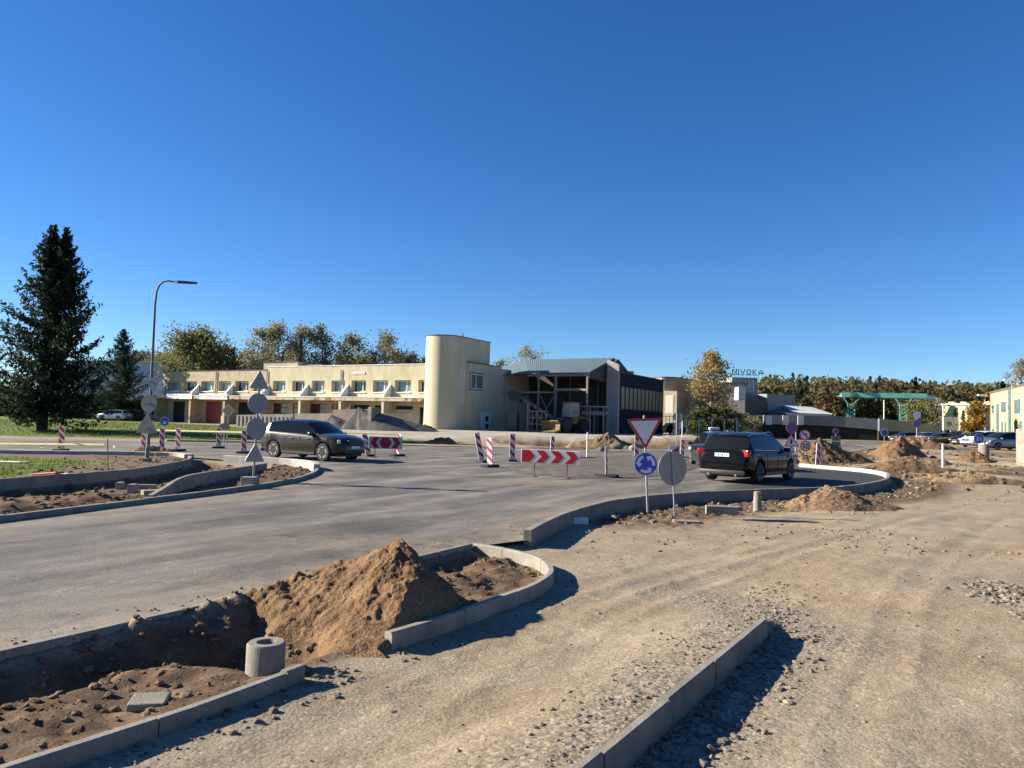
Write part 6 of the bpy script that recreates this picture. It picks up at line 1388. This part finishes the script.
#MARK_TREES
# ================================================================ vegetation
BARK = mat('bark_brown', (.06, .045, .035), .95, var=.3, scale=6)
BIRCHB = mat('birch_bark', (.50, .47, .42), .9, col2=(.12, .10, .09), scale=3, thr=(.5, .62), stretch=(1, 1, 3))
LSPR = leafmat('spruce_needles', (.010, .020, .010), (.030, .048, .022), .8)
LGRN = leafmat('green_leaves', (.045, .062, .020), (.12, .135, .04), .5)
LOLV = leafmat('olive_autumn_leaves', (.105, .115, .04), (.24, .225, .085), .35)
LGLD = leafmat('golden_leaves', (.14, .115, .04), (.28, .23, .085), .45)
LORG = leafmat('orange_leaves', (.14, .085, .018), (.30, .17, .035), .6)
LPAL = leafmat('pale_dry_leaves', (.18, .165, .095), (.34, .31, .19), .5)
def cards(C_, size, rs, elong=1.6, droop=None, tri=False):
    n = len(C_); d = rs.normal(size=(n, 3)); d /= np.linalg.norm(d, axis=1)[:, None]
    if droop is not None: d = d*(1-droop)+np.array([0, 0, -1])*droop; d /= np.linalg.norm(d, axis=1)[:, None]
    e = rs.normal(size=(n, 3)); e -= (e*d).sum(1)[:, None]*d; e /= np.linalg.norm(e, axis=1)[:, None]
    s = size*(.6+.8*rs.rand(n))[:, None]; a = d*s*elong*.5; b = e*s*.5
    if tri: return np.stack([C_-a-b*.6, C_+b*.8-a*.2, C_+a], 1).reshape(-1, 3), np.arange(3*n).reshape(n, 3)
    V_ = np.stack([C_-a, C_-b*.8, C_+a, C_+b*.8], 1).reshape(-1, 3); return V_, np.arange(4*n).reshape(n, 4)
def spruce(label, x, y, h, r, seed, dens=1.0, group=None, tops=1, z=None, leaf=LSPR, name='spruce_tree', base=.12, upturn=.35):
    rs = np.random.RandomState(seed); zz = Tz(x, y) if z is None else z
    o = thing(name, label, 'spruce tree', (x, y, zz), 0, group)
    tr = MB(); tr.tube([(0, 0, -.4), (0, 0, h*.35), (0, 0, h*.97)], [h*.026, h*.016, .03], 9)
    if tops == 2: tr.tube([(0, 0, h*.45), (h*.045, 0, h*.6), (h*.062, 0, h*.96)], [h*.012, h*.010, .02], 7)
    Cs_ = []; br = MB(); nb = 0
    for tp in range(tops):
        z0 = base*h if tp == 0 else .62*h; ht = h*(1.0 if tp == 0 else .985); xo = 0 if tp == 0 else h*.062
        zc = z0
        while zc < ht-.15:
            t = (zc-z0)/(ht-z0) if tp == 0 else (zc-base*h)/(ht-base*h); R_ = r*(1-t)**.82*(.45+.55*min(1, (t+.12)/.2)) if tp == 0 else r*.9*(1-t)**.9
            if tops == 2 and t > .6: R_ = min(R_, r*.40*(1-t)/.4+.15)
            k = rs.randint(5, 8)
            for j in range(k):
                a = rs.rand()*2*PI; L = max(.15, R_*(.50+.62*rs.rand()**1.3)*(1 if rs.rand() > .15 else .5)); n_ = max(3, int(L/.22))
                s_ = np.linspace(0, 1, n_); out = s_*L; zb_ = zc-L*.28*np.sin(s_*PI*.75)*(1-t)+upturn*L*s_**2.4*.9+L*.15*t*s_
                bx = out*math.cos(a)+xo; by = out*math.sin(a)
                if L > 1.2 and nb < 100: br.tube([(bx[i_], by[i_], zb_[i_]) for i_ in (0, n_//2, n_-1)], [.045, .03, .012], 4, cap=False); nb += 1
                m_ = int(max(5, L*13*dens)); q_ = rs.rand(m_)**.75; w = .29*L*np.sqrt(q_)*(1-q_*.8)+.05
                off = rs.uniform(-1, 1, m_)*w; cx = np.interp(q_, s_, bx)-math.sin(a)*off; cy = np.interp(q_, s_, by)+math.cos(a)*off
                cz = np.interp(q_, s_, zb_)-np.abs(rs.normal(size=m_))*.13*(1+L*.25)-np.abs(off)*.12
                Cs_.append(np.stack([cx, cy, cz], 1))
            zc += (.030*h if h < 9 else .34)*(1-.35*t)*(1.0/dens**.3)
    Cc = np.concatenate(Cs_); sz = .135*max(.9, h/14)
    V_, F_ = cards(Cc, sz, rs, 2.2, .35)
    tr.build('trunk', BARK, o, smooth=50)
    cr = npmesh('crown', V_, F_, leaf, parent=o)
    if br.v: br.build('limbs', BARK, cr)
    return o
def tree(label, x, y, h, r, seed, leaf=LOLV, n=2600, size=.28, bark=BARK, group=None, name='tree', cat='tree', dense=.5, trunk_t=.3, z=None, limbs=9, sub=5, lean=0, narrow=1.0, stems=1, multi=None, bushy=0.0):
    rs = np.random.RandomState(seed); rd = random.Random(seed); zz = Tz(x, y) if z is None else z
    o = thing(name, label, cat, (x, y, zz), 0, group)
    tr = MB(); tips = []; tw = []
    for s_ in range(stems):
        ba = rd.uniform(0, 2*PI); spread = (0 if stems == 1 else .10*h)
        top = Vector((math.cos(ba)*spread+lean*h, math.sin(ba)*spread, h*rd.uniform(.86, .97))); b0 = Vector((math.cos(ba)*.15*(stems > 1), math.sin(ba)*.15*(stems > 1), -.3))
        mid = b0.lerp(top, .5)+Vector((rd.uniform(-.03, .03)*h, rd.uniform(-.03, .03)*h, 0)); pts = [b0, b0.lerp(mid, .5), mid, mid.lerp(top, .5)+Vector((rd.uniform(-.02, .02)*h, 0, 0)), top]
        tr.tube(pts, [h*.018+.03, h*.014+.02, h*.010+.02, h*.005+.01, .012], 7)
        for k in range(limbs):
            t = trunk_t+(1-trunk_t)*(k+rd.random())/limbs*.97; q = t*4; i_ = min(3, int(q)); p = pts[i_].lerp(pts[i_+1], q-i_)
            a = rd.uniform(0, 2*PI); tt = (t-trunk_t)/(1-trunk_t); env = (math.sin(PI*min(1, tt*.85+.18))**.7)*r*narrow
            L = env*rd.uniform(.65, 1.05); up = rd.uniform(.35, .95)
            e = p+Vector((math.cos(a)*L, math.sin(a)*L, L*up)); e.z = min(e.z, h*1.0); md = p.lerp(e, .5)+Vector((0, 0, L*.08))
            tr.tube([p, md, e], [h*.006+.015, h*.004+.01, .01], 5, cap=False)
            for j in range(sub):
                f = rd.uniform(.3, 1); s0 = p.lerp(md, f*2) if f < .5 else md.lerp(e, f*2-1); dv = Vector((rd.gauss(0, 1), rd.gauss(0, 1), rd.gauss(.45, .7))).normalized()*L*rd.uniform(.22, .5); t1 = s0+dv
                tw.append((s0, t1)); tips.append((t1, .16*r+.12*L, 1)); tips.append((s0.lerp(t1, .5), .13*r+.08*L, .6))
    tm = .012+.0016*h
    for a, b in tw: tr.tube([a, b], [tm, tm*.5], 3, cap=False)
    tr.build('trunk', bark, o, smooth=50)
    w = np.array([t[2] for t in tips]); idx = rs.choice(len(tips), n, p=w/w.sum()); T0 = np.array([tuple(t[0]) for t in tips])[idx]; rad = np.array([t[1] for t in tips])[idx]
    d = rs.normal(size=(n, 3)); C_ = T0+d*rad[:, None]*dense*np.array([1, 1, .85]); 
    if bushy: C_[:, 2] *= 1
    C_[:, 2] = np.clip(C_[:, 2], h*.06, h*1.04)
    V_, F_ = cards(C_, size, rs, 1.35); cr = npmesh('crown', V_, F_, leaf, parent=o); return o
def at(px, Y): p = P(px, 425, Y); return p.x, p.y
x, y = at(42, 58); spruce('huge dark spruce with two tops standing on the left lawn', x, y, 16.4, 6.2, 3, 2.2, tops=2, z=.38, base=.10)
x, y = at(119, 100); spruce('smaller spruce between the big one and the pale block', x, y, 12.6, 5.3, 5, 2.6, base=.02)
TB = 'autumn trees behind the long building'
def bt(label, px, pyt, Y, r, seed, leaf, **k):
    k['n'] = int(k.get('n', 1500)*2.0); k['size'] = k.get('size', .28)*.78
    x, y = at(px, Y); zt_ = P(px, pyt, Y).z; z0 = Tz(x, y); tree(label, x, y, zt_-z0, r, seed, leaf, group=TB, **k)
bt('broad olive willow rising over the left end of the long building', 196, 327, 122, 6.4, 11, LOLV, n=5200, size=.42, limbs=16, sub=7, trunk_t=.15, dense=.75)
bt('thin leaved tree right of the broad olive willow', 222, 341, 126, 4.2, 12, LPAL, n=1500, size=.34, limbs=10)
bt('low brown tree at the gap left of the rooftop room', 243, 350, 124, 4.0, 13, leafmat('brown_leaves', (.10, .05, .02), (.20, .11, .04), .6), n=2200, size=.38, dense=.8)
for k, (px, pt, r_, lf, n_) in enumerate([(258, 321, 4.0, LPAL, 2100), (276, 317, 4.4, LPAL, 2500), (300, 314, 5.0, LPAL, 2900), (318, 322, 4.0, LOLV, 2100), (348, 332, 4.6, LGLD, 2200), (381, 334, 4.8, LGLD, 2500), (411, 345, 3.6, LOLV, 1900), (424, 350, 2.6, LOLV, 900)]):
    bt(['airy pale birch left of the tall birch row behind the roof', 'tall pale birch left of the tallest birch crown', 'tallest pale birch crown behind the roof middle', 'olive tree right beside the tallest birch crown', 'golden birch above the roof, left of the pair before the tower', 'golden birch above the roof, right of the pair before the tower', 'low olive tree just left of the tower', 'small olive tree touching the tower edge'][k], px, pt, 116+k, r_, 20+k, lf, n=n_, size=.30, limbs=15, sub=6, bark=BIRCHB if k in (0, 1, 2, 4, 5) else BARK, trunk_t=.18, dense=.7, narrow=.9)
for k, (px, pt, r_) in enumerate([(297, 333, 1.9), (322, 345, 2.0), (190, 345, 2.0), (280, 350, 2.4)]):
    x, y = at(px, 112); zt_ = P(px, pt, 112).z; spruce(['narrow dark spruce between the tall pale birches', 'shorter dark spruce right of the tallest birch', 'dark spruce inside the broad olive willow', 'dark spruce low between the birches left of centre'][k], x, y, zt_-Tz(x, y), r_, 50+k, .8)
for k, (px, pt, r_, lf) in enumerate([(232, 352, 3.6, LOLV), (262, 346, 3.8, LGRN), (288, 344, 3.6, LOLV), (334, 348, 4.0, LGRN), (364, 350, 4.0, LOLV), (396, 352, 3.8, LPAL), (176, 350, 3.8, LOLV), (212, 345, 4.2, LGLD)]):
    bt(['low olive tree filling the gap right of the willow', 'low green tree under the airy birch', 'low olive tree under the tallest birch on its left', 'low green tree between the birch row and the golden pair', 'low olive tree under the golden pair', 'low pale tree between the golden pair and the tower', 'low olive tree at the left end of the roof line', 'golden low tree behind the willow on its right'][k], px, pt, 130, r_, 160+k, lf, n=1700, size=.42, limbs=12, dense=.9, trunk_t=.1)
bt('bare pale tree above the ridge left end of the blue roof', 524, 341, 125, 5.2, 61, LPAL, n=1500, size=.26, bark=BIRCHB, limbs=16, sub=7, dense=.6, trunk_t=.2)
bt('sparse low tree just right of the tower box', 498, 352, 120, 3.2, 62, LOLV, n=800, size=.26, limbs=10)
bt('green tree above the pale block behind the street lamp', 140, 350, 150, 5, 63, LGRN, n=2400, size=.5, dense=.9, limbs=14)
bt('green yellow tree between the pale block and the olive willow', 163, 352, 150, 4.5, 64, LOLV, n=2200, size=.5, dense=.9)
x, y = at(714, 100); zt_ = P(714, 347, 100).z; tree('tall golden birch with white stems before the grey factory', x, y, zt_-Tz(x, y), 2.5, 71, leafmat('birch_gold', (.20, .145, .045), (.40, .30, .11), .5), n=9000, size=.21, bark=BIRCHB, name='birch_tree', limbs=17, sub=7, stems=3, trunk_t=.06, dense=.9)
for k, (px, pt, r_) in enumerate([(698, 413, 1.8), (706, 408, 2.0), (722, 410, 2.2), (735, 414, 1.9)]):
    x, y = at(px, 96); zt_ = P(px, pt, 96).z; tree(['dark shrub at the foot of the beige block corner', 'dark shrub under the left stems of the golden birch', 'dark shrub under the right stems of the golden birch', 'thin dark shrub right of the golden birch'][k], x, y, max(2.2, zt_-Tz(x, y)), r_, 80+k, LGRN if k != 3 else LPAL, n=1300, size=.26, name='shrub', cat='shrub', group='shrubs below the golden birch', trunk_t=.02, dense=.9, limbs=8, sub=5)
x, y = at(977, 104); zt_ = P(977, 399, 104).z; tree('orange maple beside the bright yellow building', x, y, zt_-Tz(x, y)+.2, 1.7, 91, LORG, n=3000, size=.30, name='maple_tree', limbs=14, sub=6, trunk_t=.05, dense=.9)
for k, (px, pt) in enumerate([(955, 408), (963.5, 409), (948, 414), (969, 412)]):
    x, y = at(px, 126); zt_ = P(px, pt, 126).z; spruce(['young spruce left of the middle one before the far yellow block', 'young spruce in the middle before the far yellow block', 'smallest young spruce furthest left by the pale pole', 'young spruce touching the orange maple'][k], x, y, zt_-Tz(x, y), 1.5, 95+k, .7, group='young spruces by the far yellow block')
bt('tall bare poplar cut off by the right edge above the yellow building', 1024, 350, 150, 3.6, 99, LPAL, n=1500, size=.3, bark=BIRCHB, limbs=14)
bt('pale green tree behind the right leg of the crane', 921, 402, 135, 3.5, 101, LOLV, n=1800, size=.34, dense=.9)
bt('bare thin tree in front of the yard wall right of the crane', 936, 398, 124, 2.2, 102, LPAL, n=500, size=.24)
for k, (px, Y_) in enumerate([(722, 124), (750, 122), (762, 120), (738, 122)]):
    bt(['low bare brush left of the low factory wing', 'low bare brush in front of the factory wing', 'low brush by the start of the long wall', 'low golden brush before the factory wing'][k], px, 417, Y_, 2.2, 110+k, LPAL, n=700, size=.24, trunk_t=.05)
# dark hedge row of small trees behind the left lawn
for k, px in enumerate([-22, -4, 12, 30, 62, 84, 102, 136]):
    x, y = at(px, 116+3*(k % 3)); pt = [384, 388, 392, 396, 398, 398, 397, 402][k]; zt_ = P(px, pt, 118).z
    tree(['dark green tree at the very left edge behind the big spruce', 'dark green tree second from the left edge behind the spruce', 'dark bush just left of the big spruce trunk', 'dark bush directly behind the big spruce trunk', 'dark bush right of the big spruce trunk', 'dark bush above the parked off road car', 'dark bush left of the second spruce', 'dark bush at the corner of the pale block'][k], x, y, zt_-Tz(x, y), 4.2, 130+k, LGRN if k % 2 else LSPR, n=2600, size=.5, name='bush', cat='bush', group='dark bushes behind the left lawn', trunk_t=.03, dense=.95, limbs=10, sub=5)
# ---- the wooded hill: a mass nobody could count
def forest(name, zone, n, seed, tail=.45):
    rs = np.random.RandomState(seed); pos = zone(rs, n)
    outV = {0: [], 1: [], 2: [], 3: []}; 
    for i_, (x, y, hh) in enumerate(pos):
        kind = rs.choice([0, 1, 2, 3], p=[.16, .62, .14, .08]) if tail else 1
        z0 = T(np.array([x]), np.array([y]))[0]
        m_ = 150
        if kind == 0:
            q_ = rs.rand(m_)**.8; hh *= .93; a = rs.rand(m_)*2*PI; rr = (1-q_)*hh*.21*(.6+.5*rs.rand(m_)); C_ = np.stack([x+rr*np.cos(a), y+rr*np.sin(a), z0+hh*(.12+.9*q_)], 1); sz_ = .85
        else:
            d = rs.normal(size=(m_, 3)); d /= np.linalg.norm(d, axis=1)[:, None]; rr = (.55+.5*rs.rand(m_))[:, None]; hh *= .9
            C_ = np.array([x, y, z0+hh*.62])+d*rr*np.array([hh*.19, hh*.19, hh*.40]); sz_ = 1.0
        outV[kind].append((C_, sz_))
    return outV
def zone_hill(rs, n):
    out = []
    while len(out) < n:
        y = rs.uniform(150, 345); x = rs.uniform(.02*y-8, .95*y+10)
        if x < .22*y and y < 230: continue
        if .245 < x/y < .335: continue
        if .56 < x/y < .66 and y < 172: continue
        out.append((x, y, rs.uniform(8.5, 13)))
    return out
OV = forest('f', zone_hill, 950, 5)
LF = [leafmat('forest_pine', (.018, .028, .016), (.045, .06, .030), .12), leafmat('forest_olive', (.070, .066, .030), (.155, .135, .06), .1), leafmat('forest_rust', (.095, .06, .028), (.18, .115, .05), .1), leafmat('forest_gold', (.14, .105, .04), (.24, .18, .065), .1)]
rs = np.random.RandomState(3); me_V = []; me_F = []; mi = []; off = 0
for kind, lst in OV.items():
    C_ = np.concatenate([c for c, s_ in lst]); V_, F_ = cards(C_, .82 if kind else .7, rs, 1.5, .25); me_V.append(V_); me_F.append(F_+off); off += len(V_); mi += [kind]*len(F_)
fo = npmesh('forest', np.concatenate(me_V), np.concatenate(me_F), LF); fo.data.polygons.foreach_set('material_index', np.array(mi, np.int32)); tag(fo, kind='stuff')
# unseen trees added behind the camera and left, to darken reflections and shade
def zone_back(rs, n):
    out = []
    for k in range(n):
        a = rs.uniform(R(170), R(370)); d = rs.uniform(60, 85); out.append((d*math.cos(a), d*math.sin(a)-5, rs.uniform(9, 13)))
    return out
OV = forest('f', zone_back, 260, 9); me_V = []; me_F = []; off = 0; mi = []
for kind, lst in OV.items():
    C_ = np.concatenate([c for c, s_ in lst]); V_, F_ = cards(C_, 1.8, rs, 1.5, .25); me_V.append(V_); me_F.append(F_+off); off += len(V_); mi += [kind]*len(F_)
fo = npmesh('added_tree_belt', np.concatenate(me_V), np.concatenate(me_F), LF); fo.data.polygons.foreach_set('material_index', np.array(mi, np.int32)); tag(fo, kind='stuff')
# ---- grass blades on the turf
rs = np.random.RandomState(21)
def blades(n, box, poly, hmin, hmax, nz):
    x = rs.uniform(box[0], box[1], n); y = rs.uniform(box[2], box[3], n); k = (sdf(poly, x, y) > .1) & (fbm(x, y, .6, 4, 82)*2+sdf(poly, x, y) > nz) & (rs.rand(n) < (.4+.6*ss(-.3, .4, fbm(x, y, 1.1, 3, 33)))); x = x[k]; y = y[k]; z = T(x, y)
    n = len(x); a = rs.rand(n)*2*PI; h_ = hmin+(hmax-hmin)*rs.rand(n)**2; w = h_*.22; lx = rs.normal(size=n)*h_*.35; ly = rs.normal(size=n)*h_*.35
    return np.stack([np.stack([x-w*np.cos(a), y-w*np.sin(a), z-.01], 1), np.stack([x+w*np.cos(a), y+w*np.sin(a), z-.01], 1), np.stack([x+lx, y+ly, z+h_], 1)], 1).reshape(-1, 3)
Vb = np.concatenate([blades(26000, (-26, -12.5, 12, 29), GRASSL, .04, .13, -.2), blades(52000, (-62, -3, 45, 80), LAWN, .05, .20, -.3)])
LGR = leafmat('grass_blades', (.08, .115, .02), (.15, .18, .045), .8)
tag(npmesh('grass', Vb, np.arange(len(Vb)).reshape(-1, 3), LGR), kind='stuff')
